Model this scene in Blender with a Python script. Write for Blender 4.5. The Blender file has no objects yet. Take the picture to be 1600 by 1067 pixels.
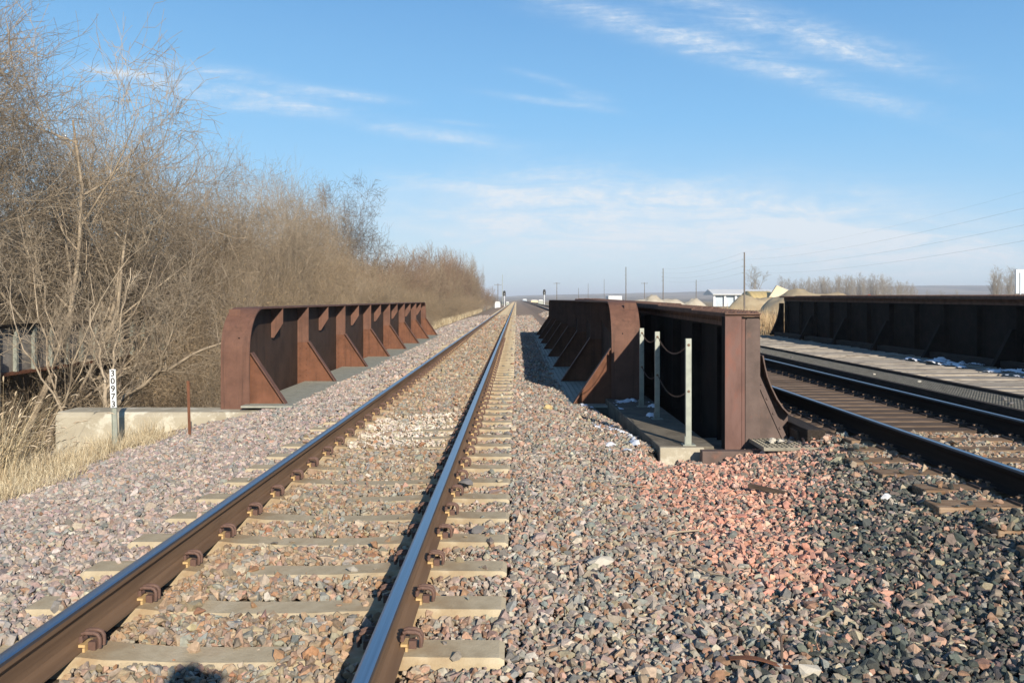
import bpy, bmesh, math, random
import numpy as np
from mathutils import Vector, Matrix, noise as mnoise
R = math.radians
random.seed(7); RNG = np.random.default_rng(11)
sc = bpy.context.scene
COL = sc.collection

# ------------------------------------------------------------------ camera
F = 1297.0; VX = 807.0; HY = 467.5; EYE = 1.46        # photo pixels (1600 wide)
cd = bpy.data.cameras.new('camera'); cam = bpy.data.objects.new('camera', cd); COL.objects.link(cam)
cam.location = (0, 0, EYE); cam.rotation_euler = (R(90), 0, 0)
cd.sensor_width = 36; cd.lens = F/1600*36
cd.shift_x = -(VX-800)/1600; cd.shift_y = -(533.5-HY)/1600
cd.clip_start = 0.05; cd.clip_end = 20000
sc.camera = cam
def at(px, py, Y):
    return Vector(((px-VX)*Y/F, Y, EYE-(py-HY)*Y/F))

# ------------------------------------------------------------------ light
S = Vector((.815, -2.177, 1.0)).normalized()           # towards the sun
sl = bpy.data.lights.new('sun', 'SUN'); so = bpy.data.objects.new('sun', sl); COL.objects.link(so)
sl.energy = 5.0; sl.angle = R(.5); sl.color = (1.0, .90, .76)
so.rotation_euler = S.to_track_quat('Z', 'Y').to_euler(); so.location = (5, -10, 30)
SUN_EL = math.asin(S.z); SUN_AZ = math.atan2(S.x, S.y)

sc.view_settings.view_transform = 'Standard'; sc.view_settings.look = 'None'
sc.view_settings.gamma = 1; sc.view_settings.exposure = 0.52
sc.view_settings.use_curve_mapping = False
sc.cycles.use_denoising = True
sc.cycles.max_bounces = 6; sc.cycles.volume_bounces = 0

HAZE = .00030
class NT:
    """tiny node helper"""
    def __init__(s, nt): s.nt = nt; s.n = nt.nodes; s.l = nt.links
    def node(s, t, **k):
        n = s.n.new(t)
        for a, v in k.items(): setattr(n, a, v)
        return n
    def put(s, sock, v):
        if hasattr(v, 'node'): s.l.new(v, sock)
        elif v is not None: sock.default_value = v
    def m(s, op, a, b=None, c=None, clamp=False):
        n = s.node('ShaderNodeMath', operation=op, use_clamp=clamp)
        for i, v in enumerate((a, b, c)):
            if v is not None: s.put(n.inputs[i], v)
        return n.outputs[0]
    def mix(s, f, a, b, mode='MIX'):
        n = s.node('ShaderNodeMix', data_type='RGBA', blend_type=mode)
        s.put(n.inputs[0], f); s.put(n.inputs[6], a if hasattr(a, 'node') else (*a, 1)); s.put(n.inputs[7], b if hasattr(b, 'node') else (*b, 1))
        return n.outputs[2]
    def noise(s, vec, scale, detail=4, rough=.55, dist=0):
        n = s.node('ShaderNodeTexNoise'); s.put(n.inputs['Vector'], vec)
        n.inputs['Scale'].default_value = scale; n.inputs['Detail'].default_value = detail
        n.inputs['Roughness'].default_value = rough; n.inputs['Distortion'].default_value = dist
        return n.outputs['Fac']
    def ramp(s, f, stops):
        n = s.node('ShaderNodeValToRGB'); s.put(n.inputs[0], f)
        e = n.color_ramp.elements
        while len(e) < len(stops): e.new(.5)
        for i, (p, c) in enumerate(stops):
            e[i].position = p; e[i].color = (*c, 1) if len(c) == 3 else c
        return n.outputs[0]
    def rng(s, f, a, b, c=0., d=1.):
        n = s.node('ShaderNodeMapRange'); s.put(n.inputs[0], f)
        for i, v in enumerate((a, b, c, d)): n.inputs[i+1].default_value = v
        return n.outputs[0]

# ------------------------------------------------------------------ sky
w = bpy.data.worlds.new('World'); sc.world = w; w.use_nodes = True
t = NT(w.node_tree); t.n.clear()
sky = t.node('ShaderNodeTexSky', sky_type='NISHITA', sun_disc=False)
sky.sun_elevation = SUN_EL; sky.sun_rotation = SUN_AZ; sky.altitude = 300
sky.air_density = 1.15; sky.dust_density = .35; sky.ozone_density = 2.2
tc = t.node('ShaderNodeTexCoord'); sx = t.node('ShaderNodeSeparateXYZ'); t.l.new(tc.outputs['Generated'], sx.inputs[0])
ys = t.m('MAXIMUM', sx.outputs[1], .05)
ca = t.m('DIVIDE', sx.outputs[0], ys); cb = t.m('DIVIDE', sx.outputs[2], ys)
cv = t.node('ShaderNodeCombineXYZ'); t.put(cv.inputs[0], ca); t.put(cv.inputs[1], cb)
mp = t.node('ShaderNodeMapping'); t.l.new(cv.outputs[0], mp.inputs[0])
mp.inputs['Rotation'].default_value = (0, 0, R(12)); mp.inputs['Scale'].default_value = (6, 34, 1)
s1 = t.noise(mp.outputs[0], 1.0, 10, .68, 1.2); s2 = t.noise(mp.outputs[0], 3.1, 6, .7, .6)
streak = t.m('MULTIPLY', t.rng(s1, .34, .70), t.rng(s2, .28, .62, .25, 1.35))
mp2 = t.node('ShaderNodeMapping'); t.l.new(cv.outputs[0], mp2.inputs[0])
mp2.inputs['Rotation'].default_value = (0, 0, R(28)); mp2.inputs['Scale'].default_value = (70, 95, 1)
rip = t.rng(t.noise(mp2.outputs[0], 1.0, 4, .6, .3), .35, .7)
wisps = [(1190,100,300,17,20,.80),(1010,42,190,12,20,.5),(1230,45,230,15,26,.7),(1330,85,140,14,14,.5),(1160,345,430,5,62,.85),
         (985,292,190,7,22,.45),(760,298,150,8,13,.75),(370,150,160,8,18,1.0),(315,108,120,8,12,.6),(530,146,90,7,8,.9),(205,118,100,9,10,.8),
         (690,212,120,8,12,.6),(865,160,100,8,6,.6),(845,122,50,14,6,.4),(920,152,40,12,10,.4),(725,193,50,5,4,.35),(820,360,260,6,40,.6),(1400,395,320,3,50,.6),(700,420,420,0,30,.3),(450,175,120,6,10,.35)]
tot = None
for (px, py, L, ang, W, st) in wisps:
    a0 = (px-VX)/F; b0 = (HY-py)/F; c_, s_ = math.cos(R(-ang)), math.sin(R(-ang))
    da = t.m('SUBTRACT', ca, a0); db = t.m('SUBTRACT', cb, b0)
    u = t.m('DIVIDE', t.m('ADD', t.m('MULTIPLY', da, c_), t.m('MULTIPLY', db, s_)), L/F)
    v = t.m('DIVIDE', t.m('SUBTRACT', t.m('MULTIPLY', db, c_), t.m('MULTIPLY', da, s_)), W/F)
    q = t.m('ADD', t.m('POWER', t.m('ABSOLUTE', u), 2.6), t.m('MULTIPLY', v, v))
    g = t.m('MULTIPLY', t.m('EXPONENT', t.m('MULTIPLY', q, -1.3)), st)
    tot = g if tot is None else t.m('ADD', tot, g)
tex = t.m('MULTIPLY', streak, t.rng(rip, 0, 1, .6, 1.25))
veil = None
for (px, py, L, ang, W, st) in ((1180,350,460,4,75,.36),(860,365,300,6,60,.26),(1400,410,420,0,60,.3),(760,300,170,8,22,.22)):
    u = t.m('DIVIDE', t.m('SUBTRACT', ca, (px-VX)/F), L/F); v = t.m('DIVIDE', t.m('SUBTRACT', cb, (HY-py)/F), W/F)
    g = t.m('MULTIPLY', t.m('EXPONENT', t.m('MULTIPLY', t.m('ADD', t.m('MULTIPLY', u, u), t.m('MULTIPLY', v, v)), -1.2)), st)
    veil = g if veil is None else t.m('ADD', veil, g)
cl = t.m('ADD', t.m('MULTIPLY', tot, t.m('ADD', tex, .07)), t.m('MULTIPLY', veil, t.rng(s1, .25, .7, .6, 1.2)))
cl = t.m('MULTIPLY', cl, t.rng(sx.outputs[1], .05, .3), clamp=True)
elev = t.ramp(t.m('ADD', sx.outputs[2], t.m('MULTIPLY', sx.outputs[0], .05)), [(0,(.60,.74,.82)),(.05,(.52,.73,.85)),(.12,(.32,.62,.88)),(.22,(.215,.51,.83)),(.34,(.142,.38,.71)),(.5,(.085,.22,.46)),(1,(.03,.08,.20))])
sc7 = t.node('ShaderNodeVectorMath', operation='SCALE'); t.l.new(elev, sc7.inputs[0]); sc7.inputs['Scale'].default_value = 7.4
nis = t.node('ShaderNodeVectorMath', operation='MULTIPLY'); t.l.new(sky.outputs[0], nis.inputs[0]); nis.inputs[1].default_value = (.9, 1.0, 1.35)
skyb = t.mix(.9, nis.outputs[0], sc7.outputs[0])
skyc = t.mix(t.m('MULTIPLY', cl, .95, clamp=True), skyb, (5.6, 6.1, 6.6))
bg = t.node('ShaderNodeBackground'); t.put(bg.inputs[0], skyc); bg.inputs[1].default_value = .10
out = t.node('ShaderNodeOutputWorld'); t.l.new(bg.outputs[0], out.inputs[0])

# ------------------------------------------------------------------ helpers
def tag(o, label=None, cat=None, group=None, kind=None):
    if label: o['label'] = label
    if cat: o['category'] = cat
    if group: o['group'] = group
    if kind: o['kind'] = kind
    return o
def empty(name, loc=(0,0,0), label=None, cat=None, group=None, rz=0):
    o = bpy.data.objects.new(name, None); COL.objects.link(o)
    o.location = loc; o.rotation_euler = (0, 0, rz); o.empty_display_size = .2
    return tag(o, label, cat, group)
def link(name, me, mat, parent=None, loc=None):
    if mat is not None and not me.materials:
        for mm in (mat if isinstance(mat, (list, tuple)) else [mat]): me.materials.append(mm)
    o = bpy.data.objects.new(name, me); COL.objects.link(o); o.parent = parent
    if loc is not None: o.location = loc
    return o
def copy_tree(o, parent=None):
    c = o.copy(); COL.objects.link(c); c.parent = parent
    for ch in list(o.children): copy_tree(ch, c)
    return c
class MB:
    def __init__(s): s.v = []; s.f = []; s.mi = []
    def add(s, vs, fs, mi=0):
        b = len(s.v); s.v += [tuple(p) for p in vs]
        for f in fs: s.f.append(tuple(b+i for i in f)); s.mi.append(mi)
        return s
    def box(s, x0, x1, y0, y1, z0, z1, mi=0, M=None):
        vs = [(x, y, z) for x in (x0, x1) for y in (y0, y1) for z in (z0, z1)]
        if M is not None: vs = [M @ Vector(p) for p in vs]
        return s.add(vs, [(0,1,3,2),(4,6,7,5),(0,4,5,1),(2,3,7,6),(0,2,6,4),(1,5,7,3)], mi)
    def prism(s, poly, axis, a, b, mi=0):
        """polygon of 2-D points pushed from a to b along axis ('x': pts are y,z; 'y': x,z; 'z': x,y)"""
        mk = {'x': lambda p, c: (c, p[0], p[1]), 'y': lambda p, c: (p[0], c, p[1]), 'z': lambda p, c: (p[0], p[1], c)}[axis]
        n = len(poly); vs = [mk(p, a) for p in poly]+[mk(p, b) for p in poly]
        fs = [tuple(range(n))[::-1], tuple(range(n, 2*n))]+[(i, (i+1) % n, n+(i+1) % n, n+i) for i in range(n)]
        return s.add(vs, fs, mi)
    def tube(s, pts, r, n=6, mi=0, cap=True):
        pts = [Vector(p) for p in pts]; rs = r if isinstance(r, (list, tuple)) else [r]*len(pts)
        up = Vector((0, 0, 1)); vs = []; fs = []
        for i, p in enumerate(pts):
            d = (pts[min(i+1, len(pts)-1)]-pts[max(i-1, 0)]).normalized()
            a = d.cross(up if abs(d.z) < .95 else Vector((1, 0, 0))).normalized(); b = d.cross(a)
            for k in range(n):
                th = 2*math.pi*k/n; vs.append(p+(a*math.cos(th)+b*math.sin(th))*rs[i])
        for i in range(len(pts)-1):
            for k in range(n): fs.append((i*n+k, i*n+(k+1) % n, (i+1)*n+(k+1) % n, (i+1)*n+k))
        if cap: fs += [tuple(range(n)), tuple(range((len(pts)-1)*n, len(pts)*n))[::-1]]
        return s.add(vs, fs, mi)
    def dome(s, c, nrm, r, h=None, n=6):
        """rivet or bolt head on a surface"""
        c = Vector(c); d = Vector(nrm).normalized(); h = h or r*.7
        a = d.cross(Vector((0, 0, 1)) if abs(d.z) < .9 else Vector((1, 0, 0))).normalized(); b = d.cross(a); vs = []
        for rr, hh in ((1, 0), (.75, .7)):
            for k in range(n):
                th = 2*math.pi*k/n; vs.append(c+(a*math.cos(th)+b*math.sin(th))*r*rr+d*h*hh)
        vs.append(c+d*h)
        fs = [(k, (k+1) % n, n+(k+1) % n, n+k) for k in range(n)]+[(n+k, n+(k+1) % n, 2*n) for k in range(n)]
        return s.add(vs, fs)
    def mesh(s, name, smooth=False):
        me = bpy.data.meshes.new(name); me.from_pydata(s.v, [], s.f); me.update()
        bm = bmesh.new(); bm.from_mesh(me); bmesh.ops.recalc_face_normals(bm, faces=bm.faces); bm.to_mesh(me); bm.free()
        if smooth: me.polygons.foreach_set('use_smooth', [True]*len(me.polygons))
        return me
    def build(s, name, mat, parent=None, loc=None, smooth=False, bevel=0):
        me = s.mesh(name, smooth); o = link(name, me, mat, parent, loc)
        if any(s.mi): me.polygons.foreach_set('material_index', s.mi)
        if bevel:
            b = o.modifiers.new('bevel', 'BEVEL'); b.width = bevel; b.segments = 2; b.limit_method = 'ANGLE'
        return o
def np_mesh(name, V, Fc, mat, colors=None, smooth=False):
    """V (n,3), Fc (m,k) arrays"""
    me = bpy.data.meshes.new(name); k = Fc.shape[1]
    me.vertices.add(len(V)); me.vertices.foreach_set('co', V.astype(np.float32).ravel())
    me.loops.add(Fc.size); me.loops.foreach_set('vertex_index', Fc.astype(np.int32).ravel())
    me.polygons.add(len(Fc)); me.polygons.foreach_set('loop_start', np.arange(0, Fc.size, k, dtype=np.int32))
    if colors is not None:
        a = me.color_attributes.new('Col', 'FLOAT_COLOR', 'POINT')
        c = np.ones((len(V), 4), np.float32); c[:, :3] = colors; a.data.foreach_set('color', c.ravel())
    me.update(calc_edges=True); me.validate()
    me.polygons.foreach_set('use_smooth', np.full(len(me.polygons), smooth))
    if mat is not None: me.materials.append(mat)
    return me
def sst(x, a, b):
    u = np.clip((x-a)/(b-a), 0, 1); return u*u*(3-2*u)
_tab = RNG.random((256, 256))
def vn(x, y):
    """value noise 0..1, vectorised"""
    xi = np.floor(x).astype(int); yi = np.floor(y).astype(int); fx = x-xi; fy = y-yi
    fx = fx*fx*(3-2*fx); fy = fy*fy*(3-2*fy); g = lambda i, j: _tab[i & 255, j & 255]
    return (g(xi, yi)*(1-fx)+g(xi+1, yi)*fx)*(1-fy)+(g(xi, yi+1)*(1-fx)+g(xi+1, yi+1)*fx)*fy
def fbm(x, y, o=4):
    s = 0; a = .5; n = 0
    for i in range(o): s = s+a*vn(x*2**i+17*i, y*2**i+31*i); n += a; a *= .5
    return s/n

# ------------------------------------------------------------------ materials
def mat(name, base=(.3,.3,.3), var=None, scale=6, rough=.8, metal=0, bump=0, bscale=40, spec=.3, stretch=None, extra=None, obj_var=0, detail=5):
    m_ = bpy.data.materials.new(name); m_.use_nodes = True; n = NT(m_.node_tree)
    p = n.n['Principled BSDF']; tc = n.node('ShaderNodeTexCoord'); vec = tc.outputs['Object']
    if stretch:
        mp = n.node('ShaderNodeMapping'); n.l.new(vec, mp.inputs[0]); mp.inputs['Scale'].default_value = stretch; vec = mp.outputs[0]
    c = base
    if var:
        f = n.noise(vec, scale, detail, .6)
        k = len(var); c = n.ramp(f, [(.3+.4*i/(k), v) for i, v in enumerate([base]+list(var))])
    if extra: c = extra(n, vec, c)
    if obj_var:
        oi = n.node('ShaderNodeObjectInfo'); hv = n.node('ShaderNodeHueSaturation')
        n.put(hv.inputs['Value'], n.rng(oi.outputs['Random'], 0, 1, 1-obj_var, 1+obj_var)); n.put(hv.inputs['Color'], c if hasattr(c, 'node') else (*c, 1)); c = hv.outputs[0]
    n.put(p.inputs['Base Color'], c if hasattr(c, 'node') else (*c, 1))
    p.inputs['Roughness'].default_value = rough; p.inputs['Metallic'].default_value = metal
    p.inputs['Specular IOR Level'].default_value = spec
    if bump:
        b = n.node('ShaderNodeBump'); b.inputs['Strength'].default_value = 1; b.inputs['Distance'].default_value = bump
        n.put(b.inputs['Height'], n.noise(vec, bscale, 4, .6)); n.l.new(b.outputs[0], p.inputs['Normal'])
    return m_
def blotch(col, scale, lo, hi, amt=1.0):
    def f(n, vec, c):
        k = n.m('MULTIPLY', n.rng(n.noise(vec, scale, 6, .65), lo, hi), amt, clamp=True)
        return n.mix(k, c if hasattr(c, 'node') else c, col)
    return f
def chain(*fs):
    def g(n, vec, c):
        for f in fs: c = f(n, vec, c)
        return c
    return g
M = {}
# weathering steel: warm brown with vertical streaks
def streaks(col, sc=(14,14,.8), lo=.5, hi=.72, amt=.6):
    def f(n, vec, c):
        mp = n.node('ShaderNodeMapping'); n.l.new(vec, mp.inputs[0]); mp.inputs['Scale'].default_value = sc
        return n.mix(n.m('MULTIPLY', n.rng(n.noise(mp.outputs[0], 1, 5, .65), lo, hi), amt, clamp=True), c, col)
    return f
M['rust'] = mat('weathering_steel', (.10,.050,.035), [(.13,.066,.046),(.155,.078,.053)], 3.5, .72, 0, .0015, 90, .25, None, chain(blotch((.19,.095,.06), 9, .52, .75, .5), streaks((.055,.03,.022)), blotch((.06,.036,.028), 1.3, .55, .7, .5)))
M['rust_orange'] = mat('orange_rusty_steel', (.105,.047,.028), [(.14,.062,.036),(.17,.074,.043)], 5, .8, 0, .0015, 90, .2, None, chain(streaks((.06,.03,.02)), blotch((.2,.10,.05), 14, .6, .75, .6)))
M['old_steel'] = mat('old_riveted_steel', (.008,.007,.0065), [(.013,.011,.010),(.020,.016,.014)], 4, .8, 0, .002, 60, .08, None, blotch((.028,.016,.013), 2.2, .55, .7, .5))  # far darker than the sunlit end plates: deep shade put into the colour
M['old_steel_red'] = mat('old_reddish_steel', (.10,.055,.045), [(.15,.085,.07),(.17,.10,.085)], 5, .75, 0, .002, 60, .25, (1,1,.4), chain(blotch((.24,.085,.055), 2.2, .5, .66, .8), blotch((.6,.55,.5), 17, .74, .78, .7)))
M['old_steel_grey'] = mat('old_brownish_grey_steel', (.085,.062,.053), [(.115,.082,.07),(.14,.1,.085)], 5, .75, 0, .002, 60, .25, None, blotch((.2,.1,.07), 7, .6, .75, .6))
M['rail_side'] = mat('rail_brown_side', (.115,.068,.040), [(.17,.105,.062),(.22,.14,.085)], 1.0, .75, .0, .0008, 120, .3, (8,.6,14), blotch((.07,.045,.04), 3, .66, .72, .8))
M['rail_shaded'] = mat('rail_shaded_side', (.014,.010,.009), [(.022,.016,.013),(.03,.021,.017)], 1.5, .8, .0, .0008, 120, .1, (8,.6,14))  # dark rust, with the shade of the camera-facing side put into the colour
M['rail_top'] = mat('polished_rail_head', (.34,.35,.37), [(.40,.42,.45),(.46,.48,.52)], 2, .30, 1, 0, 40, .5, (40,.25,10))
M['rail_lip'] = mat('rail_head_edge', (.06,.05,.05), [(.09,.075,.07),(.10,.08,.07)], 3, .5, .6, 0, 40, .5, (1,.3,1))
def seat_stain(n, vec, c):
    sx = n.node('ShaderNodeSeparateXYZ'); n.l.new(vec, sx.inputs[0]); a = n.m('ABSOLUTE', n.m('SUBTRACT', n.m('ABSOLUTE', sx.outputs[0]), .7535))
    f = n.m('MULTIPLY', n.rng(a, .10, .42, 1, 0), n.rng(n.noise(vec, 9, 4), .3, .6), clamp=True)
    return n.mix(n.m('MULTIPLY', f, .7), c, (.26,.165,.085))
M['tie'] = mat('tie_concrete', (.34,.275,.18), [(.42,.35,.235),(.49,.415,.29)], 7, .9, 0, .003, 90, .2, None, chain(seat_stain, blotch((.30,.20,.11), 3.0, .56, .74, .55), blotch((.2,.16,.12), 55, .64, .7, .7)), .07)
M['clip'] = mat('rusty_spring_clip', (.085,.052,.042), [(.12,.07,.055),(.15,.088,.066)], 30, .7, .0, .001, 150, .3)
M['insul'] = mat('yellowed_insulator', (.42,.27,.12), [(.52,.36,.17),(.34,.20,.09)], 40, .6, 0, 0, 40, .4)
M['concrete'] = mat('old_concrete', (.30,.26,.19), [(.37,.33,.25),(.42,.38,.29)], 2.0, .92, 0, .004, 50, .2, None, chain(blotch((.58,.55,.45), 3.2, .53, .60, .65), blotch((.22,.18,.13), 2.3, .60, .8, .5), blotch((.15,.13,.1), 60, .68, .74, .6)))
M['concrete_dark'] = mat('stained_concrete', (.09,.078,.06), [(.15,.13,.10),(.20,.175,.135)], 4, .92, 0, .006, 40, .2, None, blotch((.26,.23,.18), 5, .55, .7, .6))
M['galv'] = mat('galvanised_steel', (.24,.26,.225), [(.31,.33,.285),(.38,.40,.34)], 8, .55, .35, 0, 50, .4)
M['grey_plate'] = mat('grey_deck_plate', (.24,.24,.20), [(.30,.30,.25),(.34,.335,.28)], 6, .7, .1, .002, 130, .35)
M['grate'] = mat('weathered_grating', (.15,.135,.105), [(.24,.22,.175),(.30,.275,.22)], 9, .7, .2, 0, 50, .35)
M['white'] = mat('white_paint', (.62,.63,.63), [(.68,.69,.69)], 10, .5)
M['black'] = mat('black_paint', (.015,.015,.015), None, 1, .5)
M['wood'] = mat('weathered_tie_wood', (.065,.045,.032), [(.115,.082,.06),(.17,.125,.095)], 3, .9, 0, .004, 24, .15, (1.2,14,14), blotch((.04,.026,.018), 4, .58, .75, .7), .2)
M['wood_pale'] = mat('pale_tie_wood', (.13,.075,.042), [(.22,.145,.09),(.36,.27,.19)], 3, .9, 0, .004, 24, .15, (1.2,14,14), blotch((.10,.06,.035), 3, .6, .78, .7), .15)
M['wood_dark'] = mat('black_timber', (.018,.014,.012), [(.035,.027,.022),(.05,.04,.033)], 3, .85, 0, .004, 24, .2, (14,1.2,14))
M['plank'] = mat('grey_plank_wood', (.22,.19,.155), [(.34,.30,.25),(.43,.39,.33)], 2.6, .9, 0, .005, 22, .15, (1.4,12,12), blotch((.09,.07,.055), 2.2, .52, .66, .85))
M['iron'] = mat('dark_iron', (.07,.05,.04), [(.12,.08,.06)], 20, .7)
M['spike'] = mat('rusty_spike', (.16,.10,.065), [(.22,.14,.09)], 30, .7)
M['snow'] = mat('snow', (.78,.80,.84), None, 1, .6, 0, .004, 60)
M['bark'] = mat('bark_grey_tan', (.19,.15,.108), [(.31,.25,.18),(.44,.365,.27)], 3, .9, 0, 0, 40, .15, None, None, .22)
M['bark_dark'] = mat('bark_dark', (.09,.07,.055), [(.15,.12,.092),(.2,.16,.12)], 3, .9, 0, 0, 40, .15, None, None, .2)
M['bark_warm'] = mat('twigs_warm_brown', (.155,.115,.077), [(.26,.20,.135),(.36,.285,.195)], 3, .9, 0, 0, 40, .15, None, None, .22)
M['twig_far'] = mat('twigs_far_grey', (.24,.21,.17), [(.32,.28,.23),(.36,.32,.27)], 3, .9, 0, 0, 40, .1, None, None, .15)
M['bark_red'] = mat('reddish_twigs', (.15,.10,.068), [(.23,.16,.11),(.30,.215,.15)], 3, .9, 0, 0, 40, .15, None, None, .2)
M['dryleaf'] = mat('dry_leaf', (.26,.17,.085), [(.36,.26,.14),(.45,.34,.2)], 8, .8, 0, 0, 40, .15, None, None, .15)
M['twig_grey'] = M['bark']
M['straw'] = mat('dry_straw', (.36,.28,.16), [(.50,.41,.26),(.60,.51,.34)], 2.5, .85, 0, 0, 40, .15)
M['pole'] = mat('pole_wood', (.12,.10,.085), [(.17,.145,.12)], 5, .9)
M['yellow'] = mat('yellow_tarp', (.42,.31,.13), [(.48,.37,.17),(.38,.28,.11)], .3, .7, 0, 0, 40, .2)
M['cream'] = mat('cream_wall', (.62,.50,.33), [(.68,.57,.4)], .4, .8)
M['sand'] = mat('sand_pile', (.32,.28,.21), [(.40,.35,.27),(.45,.41,.33)], .5, .95, 0, .02, 3)
M['mound'] = mat('brown_mound', (.26,.20,.12), [(.34,.27,.17),(.40,.33,.21)], .4, .95, 0, .03, 3)
M['roof'] = mat('white_roof', (.56,.57,.56), [(.62,.62,.61)], .5, .5)
M['bluegrey'] = mat('blue_grey_wall', (.40,.46,.52), [(.46,.52,.58)], .5, .7)
M['red'] = mat('dull_red', (.35,.08,.05), None, 1, .7)
M['skin'] = mat('skin', (.55,.34,.25), None, 1, .6); M['cloth'] = mat('dark_jacket', (.03,.035,.05), None, 1, .9)
M['jeans'] = mat('blue_jeans', (.06,.09,.16), None, 1, .9); M['hair'] = mat('brown_hair', (.05,.03,.02), None, 1, .8)

def col_attr_mat(name, rough=.85, mott=.3, bump=.002):
    m_ = bpy.data.materials.new(name); m_.use_nodes = True; n = NT(m_.node_tree); p = n.n['Principled BSDF']
    a = n.node('ShaderNodeAttribute', attribute_name='Col'); tc = n.node('ShaderNodeTexCoord')
    f = n.noise(tc.outputs['Object'], 55, 4, .65)
    hv = n.node('ShaderNodeHueSaturation'); n.l.new(a.outputs[0], hv.inputs['Color']); n.put(hv.inputs['Value'], n.rng(f, .25, .75, 1-mott, 1+mott))
    n.l.new(hv.outputs[0], p.inputs['Base Color']); p.inputs['Roughness'].default_value = rough; p.inputs['Specular IOR Level'].default_value = .25
    b = n.node('ShaderNodeBump'); b.inputs['Distance'].default_value = bump; n.put(b.inputs['Height'], n.noise(tc.outputs['Object'], 120, 3, .6)); n.l.new(b.outputs[0], p.inputs['Normal'])
    return m_
M['stone'] = col_attr_mat('crushed_stone'); M['blade'] = col_attr_mat('grass_blades', .8, .12, 0)

# ballast bed: broken stone seen as texture (far away and in the gaps)
def bed_material():
    m_ = bpy.data.materials.new('ballast_bed'); m_.use_nodes = True; n = NT(m_.node_tree); p = n.n['Principled BSDF']
    tc = n.node('ShaderNodeTexCoord'); vec = tc.outputs['Object']; sx = n.node('ShaderNodeSeparateXYZ'); n.l.new(vec, sx.inputs[0])
    vo = n.node('ShaderNodeTexVoronoi'); n.l.new(vec, vo.inputs['Vector']); vo.inputs['Scale'].default_value = 19
    hs = n.node('ShaderNodeSeparateColor'); n.l.new(vo.outputs['Color'], hs.inputs[0])
    c = n.ramp(hs.outputs[0], [(0,(.16,.15,.145)),(.25,(.28,.26,.25)),(.5,(.38,.34,.31)),(.7,(.40,.28,.23)),(.85,(.44,.40,.36)),(1,(.30,.19,.14))])
    big = n.noise(vec, .7, 3)
    c = n.mix(n.rng(big, .35, .7, .1, .5), c, (.40,.33,.27))
    c = n.mix(n.rng(n.noise(vec, 2.2, 5, .7), .3, .7, 1, .6), (.17,.14,.115), c); c = n.mix(1.0, c, (.90,.81,.70), 'MULTIPLY')
    # brown wash between the rails of the left track
    f = n.m('MULTIPLY', n.rng(sx.outputs[0], -2.2, -2.0), n.rng(sx.outputs[0], -.7, -.5, 1, 0))
    c = n.mix(n.m('MULTIPLY', f, .6), c, (.34,.215,.125))
    # near the camera: dusty gaps, with the shade between the stones painted in
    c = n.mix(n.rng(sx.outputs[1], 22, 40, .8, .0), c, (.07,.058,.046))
    n.put(p.inputs['Base Color'], c); p.inputs['Roughness'].default_value = .95; p.inputs['Specular IOR Level'].default_value = .1
    b = n.node('ShaderNodeBump'); b.inputs['Distance'].default_value = .02; n.l.new(vo.outputs['Distance'], b.inputs['Height']); b.invert = True
    n.l.new(b.outputs[0], p.inputs['Normal']); return m_
M['bed'] = bed_material()
M['ground'] = mat('dry_winter_ground', (.15,.115,.075), [(.26,.205,.13),(.34,.275,.18)], .35, .98, 0, .05, 3, .05, None, blotch((.40,.33,.22), .06, .45, .65, .7), 0, 8)
M['hill'] = mat('far_fields', (.13,.115,.095), [(.26,.215,.165),(.36,.30,.225)], .004, .98, 0, 0, 3, .05, (1,.35,1), blotch((.07,.07,.062), .012, .55, .6, .9), 0, 6)

# ------------------------------------------------------------------ terrain
XC = -1.3525                                     # centre of the left track
def bedH(X, Y):
    """top of the ballast"""
    X = np.asarray(X, float); Y = np.asarray(Y, float)
    z = np.interp(X, [-6.6,-6.0,-5.2,-3.9,-3.3,-2.9,-2.2,-2.0,-.7,-.4,0,.8,1.4,2.0,2.6,3.0,5.8,6.6,7.6],
                     [-1.0,-.78,-.55,-.25,-.20,-.212,-.224,-.214,-.214,-.230,-.215,-.19,-.18,-.13,-.03,.04,.035,-.02,-.5])
    z = z+(fbm(X*1.7, Y*1.7, 3)-.5)*.07*np.where((X > -2.9) & (X < .1), .35, 1)*(1-sst(Y, 40, 50))
    # hollow beside the concrete ledge, and the fall of the heap towards the girder foot
    xe = 1.04+(13.1-Y)*.105
    dip = sst(X, xe, xe+.22)*sst(Y, 8.1, 8.9)*(X < 1.7)*(Y < 13.3)
    z = z-dip*.22
    z = z-.10*sst(Y, 7.6, 8.6)*sst(X, 1.7, 2.2)*(Y < 9)*(1-sst(X, 2.9, 3.3))
    z = np.where((X > 1.7) & (Y > 32), z+.15*sst(X, 1.8, 3), z)
    z = z-.10*sst(Y, 7.9, 8.7)*sst(X, 1.3, 1.5)*(1-sst(X, 2.0, 2.2))*(Y < 9)
    br = (Y > 13.0) & (Y < 38.7)
    z = np.where(br & (X < -3.3), -.19-.10*sst(-X, 3.45, 3.7), z)
    z = np.where(br & (X > .7), -.2-.12*sst(X, .8, 1.02), z)
    return z
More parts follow.
